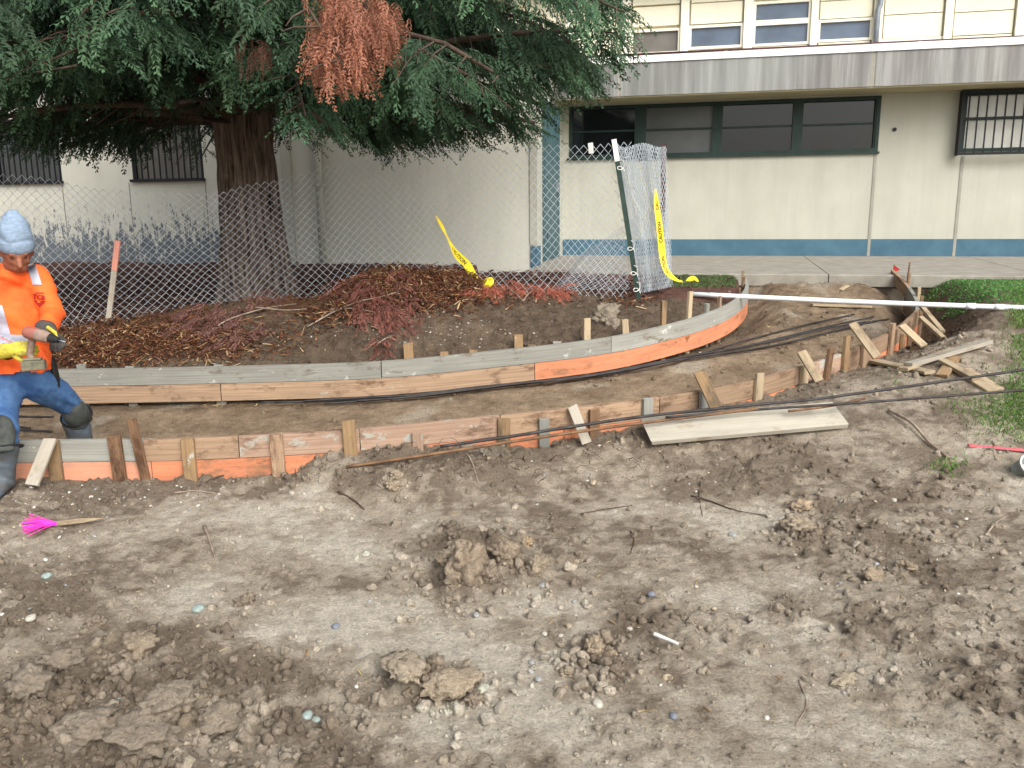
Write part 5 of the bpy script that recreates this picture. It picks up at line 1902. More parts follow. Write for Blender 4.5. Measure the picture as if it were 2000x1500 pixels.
# --- shirt
hem = P(40, 712, 5.12)
S = Blob()
S.limb([up(pel, -.005), pel.lerp(chest, .28), pel.lerp(chest, .6), chest, chest.lerp(nck, .62)], [.172, .175, .178, .182, .125], 24, (FV, .70))
S.limb([shR.lerp(nck, .15) - ZV * .015, shL.lerp(nck, .15) - ZV * .015], [.075, .075], 18, (FV, .9))
S.limb([nck - ZV * .03, nck + ZV * .012], [.085, .066], 16)
S.limb([shL - ZV * .01, shL.lerp(elL, .5), elL, elL.lerp(wrL, .55), wrL - (wrL - elL) * .06], [.083, .074, .066, .056, .047], 18)
S.limb([shR - ZV * .01, shR.lerp(elR, .5), elR, elR.lerp(wrR, .55), wrR - (wrR - elR) * .04], [.083, .074, .066, .056, .048], 18)
v, f = S.skin(.0105, 5, folds(.015, 14, 4, .9))
vv = np.asarray(v)
# the hem ends cleanly over the jeans
hz_ = P(44, 726, 5.0).z
tz = (vv[:, 2] < hz_ + .012) & (np.abs((vv - np.array(pel)) @ np.array(LV)) < .24)
f = [q for q in f if not all(vv[i, 2] < hz_ - .004 + .010 * math.sin(vv[i, 0] * 40) for i in q)]
# open the neck: drop faces above the collar
nvec = (nck + ZV * .02)
drop = (vv[:, 2] > nvec.z + .004) & (np.linalg.norm(vv[:, :2] - np.array(nvec)[:2], axis=1) < .06)
f = [q for q in f if not all(drop[i] for i in q)]
shirt = mk('shirt', v, f, 'hivis', PER, True)
bvS = BVHTree.FromPolygons([tuple(p) for p in vv], f)

def project_patch(pts_px, name, mat, parent, Yfrom=4.3, lift=.008, n=None):
    """flat cloth patch laid on the shirt: polygon grid given by corner rows in the photo"""
    V, Fq = [], []
    rows = len(pts_px); cols = len(pts_px[0])
    for r_ in pts_px:
        for (px, py) in r_:
            d = ray(px, py).normalized()
            hit = bvS.ray_cast(CAM, d)
            p = hit[0] if hit[0] is not None else P(px, py, 5.0)
            V.append(Vector(p) - d * lift)
    for i in range(rows - 1):
        for j in range(cols - 1):
            Fq.append((i * cols + j, i * cols + j + 1, (i + 1) * cols + j + 1, (i + 1) * cols + j))
    return mk(name, V, Fq, mat, parent, True)
def band(c0, c1, w0, nseg=22, nw=8):
    """strip between two centre points, horizontal half-width w0"""
    out = []
    for i in range(nseg + 1):
        s = i / nseg
        cx, cy = c0[0] + (c1[0] - c0[0]) * s, c0[1] + (c1[1] - c0[1]) * s
        out.append([(cx + w0 * (2 * j / nw - 1), cy) for j in range(nw + 1)])
    return out
project_patch(band((60, 516), (73, 556), 9), 'reflective_stripe', 'reflective', shirt)
project_patch(band((-6, 596), (12, 658), 10), 'reflective_stripe', 'reflective', shirt)
project_patch(band((-24, 528), (-20, 575), 10), 'reflective_stripe', 'reflective', shirt)
project_patch([[(-30 + 3.6 * j, 652 + .12 * j + 3 * i) for j in range(27)] for i in range(7)], 'reflective_stripe', 'reflective', shirt)
# chest emblem: short word over a small shield, printed on the pocket
tv, tf = text_polys('TCB', .042, .002)
V = []
wtx = tv[:, 0].max()
for (x, y, z) in tv:
    px, py = 64 + x / wtx * 24 + y * 14, 583 + x / wtx * 3 - y / .03 * 9
    d = ray(px, py).normalized()
    hit = bvS.ray_cast(CAM, d)
    V.append((Vector(hit[0]) if hit[0] is not None else P(px, py, 5.0)) - d * .007)
mk('emblem', V, tf, 'ink_red', shirt)
for poly in ([(66, 586), (88, 588), (86, 592), (79, 598), (77, 601), (74, 597), (68, 591)], [(68, 571), (86, 571), (85, 573.5), (69, 573.5)]):
    V = []
    for (px, py) in poly:
        d = ray(px, py).normalized()
        hit = bvS.ray_cast(CAM, d)
        V.append((Vector(hit[0]) if hit[0] is not None else P(px, py, 5.0)) - d * .007)
    mk('emblem', V, [tuple(range(len(V)))], 'ink_red', shirt)
# loose shirt tail below the drill
T_ = Blob().limb([P(70, 690, 4.98), P(84, 712, 4.96), P(78, 724, 4.95)], [.05, .045, .025], 12, (FV, .35))
v, f = T_.skin(.008, 3, folds(.004, 30, 9))
mk('shirt_tail', v, f, 'hivis', shirt, True)

# --- jeans, belt and pouch
J = Blob()
J.limb([up(pel, .06), up(pel, .02)], [.15, .135], 22, (FV, .78))
J.limb([pel.lerp(hipL, .75) - ZV * .01, hipL.lerp(kneL, .45), kneL, kneL.lerp(ankL, .35)], [.108, .094, .08, .076], 20)
J.limb([pel.lerp(hipR, .75) - ZV * .01, hipR.lerp(kneR, .45), kneR, kneR.lerp(ankR, .35)], [.108, .094, .08, .074], 20)
v, f = J.skin(.0105, 4, folds(.011, 15, 14, 1.5))
mk('jeans', v, f, 'denim', PER, True)
bp = Blob().limb([P(100, 708, 5.22), P(108, 735, 5.22), P(116, 758, 5.22)], [.04, .045, .04], 12, (LV, .5))
v, f = bp.skin(.008, 3)
mk('tool_pouch', v, f, 'belt_black', PER, True)

# --- boots and knee pads
def boot(kn, an, g, toe, nm='boot'):
    b = Blob()
    heel = Vector((an.x, an.y, g.z + .05)) - toe * .04
    b.limb([kn.lerp(an, .3), kn.lerp(an, .7), an, Vector((an.x, an.y, g.z + .06))], [.086, .074, .066, .062], 18)
    b.limb([heel, heel + toe * .14, heel + toe * .24 - ZV * .012], [.052, .05, .04], 16)
    v, f = b.skin(.009, 4, folds(.006, 20, 21))
    v[:, 2] = np.maximum(v[:, 2], g.z - .004)
    return mk(nm, v, f, 'boot_mud', PER, True)
boot(kneL, ankL, gL, Vector((.6, -.8, 0)))
boot(kneR, ankR, gR, Vector((.25, -.97, 0)))
def pad(kn, hp, an, out):
    ax = (hp - an).normalized()
    o_ = (out - ax * out.dot(ax)).normalized()
    s_ = ax.cross(o_)
    b = Blob().ell(kn + o_ * .055 - ax * .01, s_ * .083, o_ * .058, ax * .115, 22)
    b.limb([kn + o_ * .06 - ax * .10 - s_ * .06, kn + o_ * .085 - ax * .10, kn + o_ * .06 - ax * .10 + s_ * .06], [.02, .022, .02], 10)
    v, f = b.skin(.009, 3, folds(.003, 30, 5))
    k_ = mk('knee_pad', v, f, 'rubber_pad', PER, True)
    mb = MB()
    ring = [kn - ax * .08 + (s_ * math.cos(t_) + o_ * math.sin(t_)) * .094 for t_ in np.linspace(0, 2 * math.pi, 25)]
    mb.tube(ring, .009, 6, False)
    mb.build('strap', 'belt_black', k_, True)
pad(kneL, hipL, ankL, Vector((.55, -.83, .1)))
pad(kneR, hipR, ankR, Vector((.2, -.97, .2)))

# --- gloves: palm and five separate bent fingers
def glove(wr, palm_dir, nrm, curl, mat, thumb_side=1, spread=1.0, nm='glove'):
    pd = palm_dir.normalized(); nn_ = (nrm - pd * nrm.dot(pd)).normalized(); sd_ = pd.cross(nn_)
    b = Blob()
    b.limb([wr - pd * .05, wr, wr + pd * .03], [.046, .042, .042], 14)
    b.limb([wr + pd * .02, wr + pd * .085], [.044, .046], 16, (nn_, .55))
    for k, (o_, ln) in enumerate(((-.033, .068), (-.011, .078), (.011, .074), (.031, .058))):
        p0_ = wr + pd * .085 + sd_ * o_
        d1 = (pd * math.cos(curl) + nn_ * math.sin(curl)).normalized()
        p1_ = p0_ + d1 * ln * .5
        d2 = (pd * math.cos(curl * 2.1) + nn_ * math.sin(curl * 2.1)).normalized()
        p2_ = p1_ + d2 * ln * .35
        d3 = (pd * math.cos(curl * 2.8) + nn_ * math.sin(curl * 2.8)).normalized()
        b.limb([p0_ - d1 * .015, p1_, p2_, p2_ + d3 * ln * .25], [.0125, .012, .011, .010], 10)
    t0 = wr + pd * .03 + sd_ * thumb_side * .036
    t1 = t0 + (pd * .6 + sd_ * thumb_side * .6 + nn_ * .3).normalized() * .045
    t2 = t1 + (pd * .8 + nn_ * .6).normalized() * .035
    b.limb([t0, t1, t2], [.017, .0145, .0125], 10)
    v, f = b.skin(.0048, 3, folds(.0015, 60, 2))
    return mk(nm, v, f, mat, PER, True)
hR = P(30, 684, 4.78)
gl = glove(hR - Vector((.03, 0, 0)), Vector((.96, -.1, .12)), Vector((.05, .75, -.2)), .62, 'glove_yellow', -1)
hL = P(93, 647, 4.88)
gl2 = glove(hL, Vector((.72, -.52, -.36)), Vector((-.2, -.2, -1)), .42, 'glove_grey', 1)
mb = MB()
dL = (wrL - elL).normalized()
pts_, fr_ = frames([wrL, wrL + dL * .05])
mb.tube([wrL - dL * .012, wrL + dL * .014], .052, 16)
mb.build('cuff', 'glove_grey', gl2, True)
cy_ = Blob().limb([P(94, 640, 4.84), P(108, 650, 4.80), P(111, 660, 4.79)], [.012, .011, .009], 8)
v, f = cy_.skin(.005, 2)
mk('glove_trim', v, f, 'glove_yellow', gl2, True)
mb = MB(); dR = (wrR - elR).normalized()
mb.tube([wrR - dR * .02, wrR + dR * .012], .05, 16)
mb.build('cuff', 'belt_black', gl, True)

# --- cordless drill held in the right hand
d0, d1 = P(58, 650, 4.72), P(124, 667, 4.68)
ax = (d1 - d0).normalized()
dn = P(66, 712, 4.73)
DR = thing('cordless_drill', 'dirty cordless drill with battery pack held in the worker gloves', 'drill', dn)
b = Blob().limb([d0, d0.lerp(d1, .35), d0.lerp(d1, .55)], [.034, .036, .030], 16)
b.limb([d0.lerp(d1, .12), P(58, 690, 4.745), P(62, 704, 4.74)], [.022, .019, .022], 14)
v, f = b.skin(.006, 3)
mk('housing', v, f, 'tool_dirty', DR, True)
b = Blob().limb([d0.lerp(d1, -.02), d0.lerp(d1, .16)], [.0375, .0385], 16)
v, f = b.skin(.006, 2)
mk('motor_cap', v, f, 'tool_red', DR, True)
vs, fs2 = [], []
for (s, r_) in ((.55, .029), (.60, .027), (.70, .024), (.82, .017), (.86, .012)):
    c = d0.lerp(d1, s)
    u_ = ax.orthogonal().normalized(); w_ = ax.cross(u_)
    for k in range(16):
        th = 2 * math.pi * k / 16
        vs.append(c + (u_ * math.cos(th) + w_ * math.sin(th)) * r_)
for i in range(4):
    for k in range(16):
        fs2.append((i * 16 + k, i * 16 + (k + 1) % 16, (i + 1) * 16 + (k + 1) % 16, (i + 1) * 16 + k))
mk('chuck', vs, fs2, 'belt_black', DR, True)
mb = MB(); mb.tube([d0.lerp(d1, .84), d0.lerp(d1, 1.06)], .004, 6); mb.build('drill_bit', 'zinc', DR, True)
bt = P(64, 712, 4.735)
mb = MB()
mb.box(bt - LV * .055 - FV * .035 - ZV * .03, LV * .12, FV * .07, ZV * .055)
mb.box(bt - LV * .04 - FV * .028 + ZV * .0255, LV * .09, FV * .056, ZV * .014)
bo = mb.build('battery', 'battery_grey', DR)
bv_ = bo.modifiers.new('bevel', 'BEVEL'); bv_.width = .006; bv_.segments = 2
# ------------------------------------------------------------------ loose soil, stones, mulch, roots, grass
from mathutils import noise as mnoise
def mat_col(name, rough=.9, bmp=.4, bs=60, spec=.15, bd=.006):
    m, t, b = nmat(name)
    va = N(t, 'ShaderNodeVertexColor', layer_name='Col')
    n_ = noise(t, bs, 6, .7)
    L(t, mixc(t, 1.0, va.outputs[0], ramp(t, n_, [(.3, g4(.6)), (.7, g4(1.25))]), 'MULTIPLY'), b.inputs['Base Color'])
    b.inputs['Roughness'].default_value = rough
    b.inputs['Specular IOR Level'].default_value = spec
    bump(t, b, n_, bmp, bd)
    MATS[name] = m
mat_col('clod', .93, 1.0, 90, .15, .02)
mat_col('stone', .6, .15, 40, .35, .003)
mat_col('chip', .9, .2, 50)
leafmat('dead_needles', .15)
leafmat('grass_blade', .3)

def ico(sub):
    bm = bmesh.new()
    bmesh.ops.create_icosphere(bm, subdivisions=sub, radius=1)
    v = np.array([tuple(x.co) for x in bm.verts]); bm.verts.index_update()
    f = np.array([[x.index for x in q.verts] for q in bm.faces])
    bm.free()
    return v, f

def lump(sub, seed, amp=.35, freq=1.6, squash=(1, 1, .7), cell=.25):
    v, f = ico(sub)
    o = Vector((seed * 7.1, seed * 3.3, seed * 1.7))
    out = []
    for p in v:
        q = Vector(p)
        a_ = mnoise.fractal(q * freq + o, 1.0, 2.2, 4)
        c_ = mnoise.voronoi(q * 1.7 + o)[0]
        out.append(q * (1 + amp * a_ - cell * (1 - min(1, (c_[1] - c_[0]) * 4)) + .12 * mnoise.noise(q * 7 + o)))
    return np.array([tuple(p) for p in out]) * np.array(squash), f
SMALL = [lump(2, s, .55, 2.3, (1, .9, .72)) for s in range(6)]
TINY = [lump(1, s + 9, .35, 1.5, (1, 1, .8), .1) for s in range(3)]
ROUND = [lump(2, s + 20, .14, .9, (1, .78, .5), 0) for s in range(3)]

def rot_mats(n, tilt=math.pi):
    a = RNG.uniform(0, 2 * math.pi, n); b_ = RNG.uniform(-tilt, tilt, n); c_ = RNG.uniform(-tilt, tilt, n)
    ca, sa, cb, sb, cc, sc = np.cos(a), np.sin(a), np.cos(b_), np.sin(b_), np.cos(c_), np.sin(c_)
    R = np.zeros((n, 3, 3))
    R[:, 0, 0] = ca * cb; R[:, 0, 1] = ca * sb * sc - sa * cc; R[:, 0, 2] = ca * sb * cc + sa * sc
    R[:, 1, 0] = sa * cb; R[:, 1, 1] = sa * sb * sc + ca * cc; R[:, 1, 2] = sa * sb * cc - ca * sc
    R[:, 2, 0] = -sb; R[:, 2, 1] = cb * sc; R[:, 2, 2] = cb * cc
    return R

def scatter(name, protos, pos, size, cols, mat, tilt=math.pi, label=None, cat=None, smooth=True, parent=None):
    Vs, Fs, Cs = [], [], []
    off = 0
    wh = RNG.integers(0, len(protos), len(pos))
    R = rot_mats(len(pos), tilt)
    for k, (pv, pf) in enumerate(protos):
        ids = np.nonzero(wh == k)[0]
        if not len(ids):
            continue
        sz = size[ids][:, None, None] if size.ndim == 1 else size[ids][:, None, :]
        w_ = np.einsum('nij,nvj->nvi', R[ids], pv[None] * sz) + pos[ids][:, None, :]
        nv = len(pv)
        Vs.append(w_.reshape(-1, 3))
        Fs.append((off + np.arange(len(ids))[:, None, None] * nv + pf[None]).reshape(-1, pf.shape[1]))
        Cs.append(np.repeat(cols[ids], nv, 0))
        off += len(ids) * nv
    o = mk(name, np.vstack(Vs), np.vstack(Fs), mat, parent, smooth, col=np.vstack(Cs), origin=None if parent else (0, 0, 0))
    return tag(o, label, cat, kind='stuff')

def rand_open(n):
    y = 1.7 + 7.5 * RNG.random(n) ** 1.5
    x = (y + .8) * RNG.uniform(-.75, .75, n)
    return x, y

# --- clods in the rough patches
x, y = rand_open(60000)
o = terrain(x, y)
wt = np.where(o['open'], o['rough'] ** 1.6 * .5 + .006, np.where(o['heap'], .16, np.where(o['inside'] & (y > 7.3), .22, np.where(o['inside'], .05, 0))))
keep = RNG.random(len(x)) < wt
x, y, z, c = x[keep], y[keep], o['z'][keep], o['col'][keep]
sz = .0055 + .02 * RNG.random(len(x)) ** 3.2
cc = np.clip(c * RNG.uniform(.65, 1.05, (len(x), 1)), .01, .6)
big_ = sz > .0095
SMALL1 = [lump(1, s + 60, .45, 1.7, (1, 1, .75), .1) for s in range(5)]
scatter('fine_clods', SMALL1, np.stack([x, y, z + sz * .15], 1)[~big_], sz[~big_], cc[~big_], 'clod', label='fine crumbly soil grains between the bigger clods', cat='soil clods', smooth=False)
scatter('soil_clods', SMALL, np.stack([x, y, z + sz * .15], 1)[big_], sz[big_], cc[big_], 'clod', label='crumbly clods of turned-over soil strewn across the dirt', cat='soil clods', smooth=False)
# --- crumbs everywhere, also on the path bed
x, y = rand_open(11000)
o = terrain(x, y)
ok = o['open'] | o['inside']
x, y, z, c = x[ok], y[ok], o['z'][ok], o['col'][ok]
sz = .0022 + .0065 * RNG.random(len(x)) ** 2.4
tint = RNG.random((len(x), 1))
cc = np.clip(c * RNG.uniform(.6, 1.1, (len(x), 1)), .01, .6)
scatter('soil_crumbs', TINY, np.stack([x, y, z + sz * .2], 1), sz, cc, 'clod', label='small soil crumbs scattered over the bare ground and path bed', cat='soil crumbs', smooth=False)
# --- pebbles: thick on the left bank, on the heap face, thin elsewhere
def px_cloud(px, py, sx, sy, n):
    return [ground_hit(px + random.gauss(0, sx), py + random.gauss(0, sy)) for _ in range(n)]
peb = px_cloud(110, 985, 90, 28, 80) + px_cloud(330, 965, 110, 16, 50) + px_cloud(900, 650, 90, 22, 90) + px_cloud(700, 650, 60, 25, 30) + px_cloud(1180, 920, 130, 30, 40) + px_cloud(1640, 552, 60, 5, 40) + px_cloud(1000, 1180, 500, 140, 45) + px_cloud(1500, 620, 60, 30, 25) + px_cloud(60, 1150, 60, 90, 30) + px_cloud(1800, 1060, 120, 60, 40) + px_cloud(1350, 690, 120, 14, 20)
pp = np.array([tuple(p) for p in peb])
sz = (.0055 + .010 * RNG.random(len(pp)) ** 2.2)
base = np.array([lin(196, 190, 176, .85)[:3], lin(170, 168, 160, .85)[:3], lin(184, 168, 142, .85)[:3], lin(206, 204, 194, .85)[:3], lin(150, 152, 150, .85)[:3]])
cc = base[RNG.integers(0, 5, len(pp))] * RNG.uniform(.7, 1.05, (len(pp), 1))
scatter('pebbles', ROUND, pp + np.array([0, 0, .002]), sz, cc, 'stone', .5, 'pale pebbles sprinkled over the dirt and the heap face', 'pebbles')

# --- single stones one can point to
def stone(px, py, r, col, label, protos=ROUND, name='stone', mat='stone', cat='stone', group=None, sub=3, squash=(1, .8, .6), amp=.14, cell=0.0, seed=None, freq=.9, sink=.25):
    p = ground_hit(px, py)
    v, f = lump(sub, (seed if seed is not None else px * .13 + py * .07), amp, freq, squash, cell)
    th = random.uniform(0, 6.28)
    R_ = Matrix.Rotation(th, 3, 'Z') @ Matrix.Rotation(random.uniform(-.25, .25), 3, 'X')
    rr = r * (p - CAM).length / FPX
    V = np.array([tuple(R_ @ (Vector(q) * rr)) for q in v]) + np.array(p) + np.array([0, 0, rr * squash[2] * (1 - sink * 2) * .6])
    if mat == 'clod':
        col = np.array(col[:3]) * .55 + C_MID * .5
    cc_ = np.repeat(np.array([col[:3]]), len(V), 0)
    o_ = mk(name, V, f, mat, None, True, col=cc_)
    return tag(o_, label, cat, group)
BG, PALE, TEAL, YEL, GREY = lin(112, 118, 126), lin(188, 182, 168, .85), lin(148, 162, 156, .85), lin(176, 160, 132, .85), lin(148, 148, 144, .85)
GRP = 'loose stones on the dirt'
for (px, py, r, c_, lb) in [(656, 1230, 9, BG, 'smooth blue-grey pebble on the light dirt patch'), (1061, 1147, 10, GREY, 'grey angular stone below the split clod'), (1272, 1166, 8, BG, 'small blue-grey pebble by the yellowish crumbled patch'),
                            (1167, 1384, 12, PALE, 'pale blocky stone with flat faces standing on the dirt'), (1303, 1329, 10, YEL, 'cream rounded stone below the white plaster stick'), (1315, 1401, 9, BG, 'flat blue-grey stone below the cream rounded stone'),
                            (600, 1401, 12, TEAL, 'pale greenish stone in a clod hollow'), (618, 1408, 8, TEAL, 'small greenish chip beside the pale greenish stone'), (388, 1191, 12, TEAL, 'pair-like greenish pebble beside the boot print'), (232, 1372, 8, TEAL, 'bright greenish chip among the dark clods'),
                            (930, 1203, 8, GREY, 'flat grey pebble among black crumbs'), (1038, 1299, 8, GREY, 'oval grey pebble right of the broken crust'), (1095, 1246, 6, PALE, 'white pebble nearest the small tan clod'), (1063, 1240, 7, PALE, 'white pebble beside the ochre pebble'),
                            (1052, 1328, 8, GREY, 'square grey chip lying flat'), (1644, 984, 6, PALE, 'white pebble right of the orange clay lump'), (1746, 980, 6, PALE, 'white pebble in the rutted soil'), (1158, 946, 9, YEL, 'yellowish pebble below the wide plank'),
                            (1112, 1226, 8, YEL, 'ochre pebble beside the white pebble'), (1230, 1230, 6, PALE, 'lone white round pebble on the crusted dirt'), (62, 1219, 10, PALE, 'long pale chip on the dark left bank'), (92, 1127, 9, TEAL, 'triangular greenish glass-like chip'), (1430, 1047, 8, GREY, 'long grey chip near the wiry root'), (1835, 1320, 7, GREY, 'grey pebble alone on the right-hand dirt')]:
    stone(px, py, r, c_, lb, group=GRP)
# --- clods big enough to point to
TANC, BRN, ORG = lin(164, 147, 122, .85), lin(124, 107, 90, .85), lin(194, 158, 112, .85)
CG = 'big lumps of dug-up soil'
for (px, py, r, c_, lb, sq) in [(1566, 997, 24, lin(196, 166, 132, .85), 'orange clay lump perched on top of another clod', (1, .8, .62)), (1558, 1032, 32, TANC, 'tan crumbly clod under the orange clay lump', (1, .8, .6)),
                                (912, 1120, 52, lin(150, 128, 104, .85), 'tall split clod of tan soil, largest on the open ground', (.72, .8, .95)), (985, 1085, 34, lin(140, 118, 94, .85), 'cracked brown clod beside the tall split clod', (1, .8, .8)),
                                (1030, 1066, 14, ORG, 'small bright ochre clod against the cracked brown clod', (.8, .8, .8)), (1050, 1112, 26, lin(164, 146, 120, .85), 'pale knobbly clod right of the cracked brown clod', (1, .9, .7)), (955, 1130, 22, BRN, 'dark clod wedged below the tall split clod', (1, .8, .7)), (870, 1095, 22, lin(156, 136, 110, .85), 'small tan clod left of the tall split clod', (1, .9, .7)),
                                (880, 1345, 50, lin(172, 152, 124, .85), 'broken ochre soil crust slab tilted at its edge', (1.15, .8, .34)), (790, 1310, 44, lin(184, 168, 142, .85), 'pale soil crust slab beside the ochre slab', (1.2, .8, .3)), (925, 1372, 24, BRN, 'dark crumbly clod at the end of the ochre slab', (1, .8, .6)),
                                (1160, 1272, 24, lin(172, 150, 122, .85), 'upright tan clod in the dark soil hollow', (.8, .7, 1.0)), (1190, 1285, 16, lin(170, 148, 118, .85), 'small tan clod touching the upright one', (.9, .8, .9)), (1110, 1318, 18, TANC, 'knobbly tan clod below the upright one', (1, .8, .6)),
                                (480, 1180, 20, lin(96, 80, 64), 'dark lump alone on the dirt left of the light patch', (1, .8, .7)), (185, 1222, 18, lin(92, 76, 62), 'dark round lump on the left bank', (1, .8, .7)),
                                (775, 935, 14, lin(170, 150, 122, .85), 'tan clod at the top of the clod trail on the bank', (1, .8, .8)), (768, 955, 16, lin(166, 146, 118, .85), 'tan clod in the middle of the trail on the bank', (1, .8, .8)),
                                (270, 1270, 38, lin(150, 130, 106, .85), 'ridged tan clod at the top of the dark soil heap', (1, .8, .6)), (60, 1345, 46, lin(122, 110, 96, .85), 'dark ridged clod on the soil heap edge', (1, .7, .6)), (180, 1430, 52, lin(118, 106, 92, .85), 'wide dark clod in the soil heap', (1.1, .8, .5)), (330, 1390, 48, lin(122, 110, 95, .85), 'rounded dark clod in the soil heap below the greenish chip', (1, .8, .5)), (280, 1450, 60, lin(116, 104, 90, .85), 'broad dark clod at the bottom of the soil heap', (1.1, .8, .45)), (430, 1420, 44, lin(120, 108, 93, .85), 'dark clod on the soil heap side facing the light ruts', (1, .8, .5)), (120, 1300, 36, lin(124, 111, 96, .85), 'knobbly dark clod on the soil heap ridge', (1, .8, .55)),
                                (1645, 1335, 26, lin(196, 180, 150, .85), 'flat cream crust flake on the foreground dirt', (1.2, .7, .25)), (1705, 1130, 22, lin(160, 138, 108, .85), 'tan clod in the rutted soil', (1, .8, .6)), (1770, 1110, 20, lin(156, 134, 106, .85), 'second tan clod in the rutted soil, by the ridge', (1, .8, .6)),
                                (1180, 628, 34, lin(112, 104, 88, .85), 'root-bound grey soil clump behind the mulch-side form', (.9, .8, .8))]:
    stone(px, py, r, c_, lb, name='soil_clod', mat='clod', cat='soil clod', group=CG, sub=4, squash=sq, amp=.42, cell=.3 if sq[2] > .55 else .08, freq=1.5 if sq[2] > .55 else 2.4, sink=.3)
x, y = [], []
for (px, py, sx, sy, n_) in ((920, 1100, 90, 45, 260), (860, 1340, 80, 25, 160), (1165, 1285, 45, 30, 160), (280, 1390, 190, 70, 500), (1560, 1030, 40, 25, 90), (1780, 1010, 130, 50, 120), (700, 930, 120, 25, 200), (1860, 660, 60, 25, 200), (1240, 880, 80, 14, 120), (1950, 1200, 60, 90, 60)):
    for _ in range(n_):
        q_ = gpt(px + random.gauss(0, sx), py + random.gauss(0, sy), .03 if py > 700 else .55)
        x.append(q_.x); y.append(q_.y)
x, y = np.array(x), np.array(y)
o = terrain(x, y)
sz = .007 + .026 * RNG.random(len(x)) ** 2.6
cc = np.clip(o['col'] * RNG.uniform(.75, 1.12, (len(x), 1)), .01, .6)
scatter('loose_clods', [lump(2, s + 40, .6, 2.4, (1, .9, .7), .25) for s in range(6)], np.stack([x, y, o['z'] + sz * .2], 1), sz, cc, 'clod', label='knobbly loose clods heaped around the dug-up spots', cat='soil clods', smooth=False)

# --- mulch
def strip_proto(bend):
    v = np.array([[-1, -1, 0], [1, -1, 0], [1, 1, 0], [-1, 1, 0], [0, -1, bend], [0, 1, bend], [-1, -.8, -.5], [1, -.8, -.5], [1, .8, -.5], [-1, .8, -.5]], float)
    f = np.array([[0, 4, 5], [0, 5, 3], [4, 1, 2], [4, 2, 5], [0, 6, 4], [6, 7, 4], [7, 1, 4], [3, 5, 9], [9, 5, 8], [8, 5, 2]])
    return v, f
STRIPS = [strip_proto(b_) for b_ in (.8, 1.6, -.6)]
def chips(name, clouds, lo, hi, wlo, whi, palette, label, tilt=.5, parent=None):
    x, y, lift = [], [], []
    for (px, py, sx, sy, n_, Y) in clouds:
        for _ in range(n_):
            q_ = P(px + random.gauss(0, sx), py, Y)
            x.append(q_.x); y.append(Y + random.gauss(0, sy))
    x, y = np.array(x), np.array(y)
    o = terrain(x, y)
    ok = o['far'] if name != 'straw' else np.ones(len(x), bool)
    x, y, z = x[ok], y[ok], o['z'][ok]
    n_ = len(x)
    size = np.stack([RNG.uniform(lo, hi, n_), RNG.uniform(wlo, whi, n_), RNG.uniform(wlo, whi, n_) * .5], 1)
    pal = np.array([p[:3] for p in palette])
    cc = pal[RNG.integers(0, len(pal), n_)] * RNG.uniform(.6, 1.2, (n_, 1))
    return scatter(name, STRIPS, np.stack([x, y, z + RNG.uniform(0, .03, n_)], 1), size, cc, 'chip', tilt, label, 'mulch', smooth=False)
MP = [lin(140, 98, 68, .9), lin(114, 76, 54, .9), lin(162, 120, 86, .9), lin(98, 68, 52, .9), lin(202, 172, 132, .9), lin(112, 70, 52, .9), lin(130, 80, 56, .9), lin(104, 64, 50, .9), lin(90, 62, 50, .9)]
mp = []
for (px, py, sx, sy, n_) in ((740, 570, 45, 20, 1300), (830, 555, 55, 16, 1500), (900, 560, 35, 14, 700), (790, 590, 60, 18, 900), (690, 610, 40, 16, 600), (640, 625, 40, 12, 300), (260, 672, 75, 22, 2400), (180, 690, 45, 20, 1200), (360, 668, 60, 20, 1200), (130, 680, 40, 22, 700), (440, 690, 50, 14, 400), (520, 660, 60, 16, 300), (1000, 590, 70, 10, 220), (1230, 588, 30, 8, 200), (860, 600, 50, 14, 350)):
    for _ in range(n_):
        mp.append(ground_hit(px + random.gauss(0, sx), py + random.gauss(0, sy), random.uniform(0, .045)))
mp = np.array([tuple(p) for p in mp])
o = terrain(mp[:, 0], mp[:, 1], False)
mp = mp[o['heap']]
n_ = len(mp)
size = np.stack([.01 + .05 * RNG.random(n_) ** 1.8, RNG.uniform(.002, .0065, n_), RNG.uniform(.001, .003, n_)], 1)
pal = np.array([p[:3] for p in MP])
scatter('mulch_strips', STRIPS, mp, size, pal[RNG.integers(0, len(pal), n_)] * RNG.uniform(.6, 1.25, (n_, 1)), 'chip', .75, 'shredded orange-brown bark mulch heaped in front of the fence', 'mulch', smooth=False)
BP = [lin(118, 84, 74, .85), lin(98, 68, 60, .85), lin(138, 102, 88, .85), lin(80, 60, 54, .85), lin(164, 142, 128, .85)]
chips('mulch_bed', [(250, 0, 330, .9, 5200, 9.4), (150, 0, 220, .7, 2200, 8.6), (700, 0, 300, .8, 3200, 9.6), (1000, 0, 120, .6, 1200, 9.4), (400, 0, 500, 1.0, 1800, 11.2), (80, 0, 100, .4, 700, 8.2)],
      .012, .04, .005, .014, BP, 'dark red-brown bark mulch covering the bed behind the fence', .55)
SP = [lin(208, 186, 136, .85), lin(190, 160, 110, .85), lin(160, 130, 94, .85)]
x = [ground_hit(px + random.gauss(0, sx), py + random.gauss(0, sy)) for (px, py, sx, sy, n_) in ((440, 795, 45, 5, 40), (550, 840, 50, 6, 20), (1100, 780, 300, 40, 50), (1250, 860, 60, 10, 30), (1560, 640, 80, 30, 25), (300, 700, 80, 10, 20), (1000, 1150, 450, 160, 60)) for _ in range(n_)]
pp = np.array([tuple(p) for p in x])
size = np.stack([RNG.uniform(.008, .03, len(pp)), RNG.uniform(.0015, .004, len(pp)), RNG.uniform(.001, .002, len(pp))], 1)
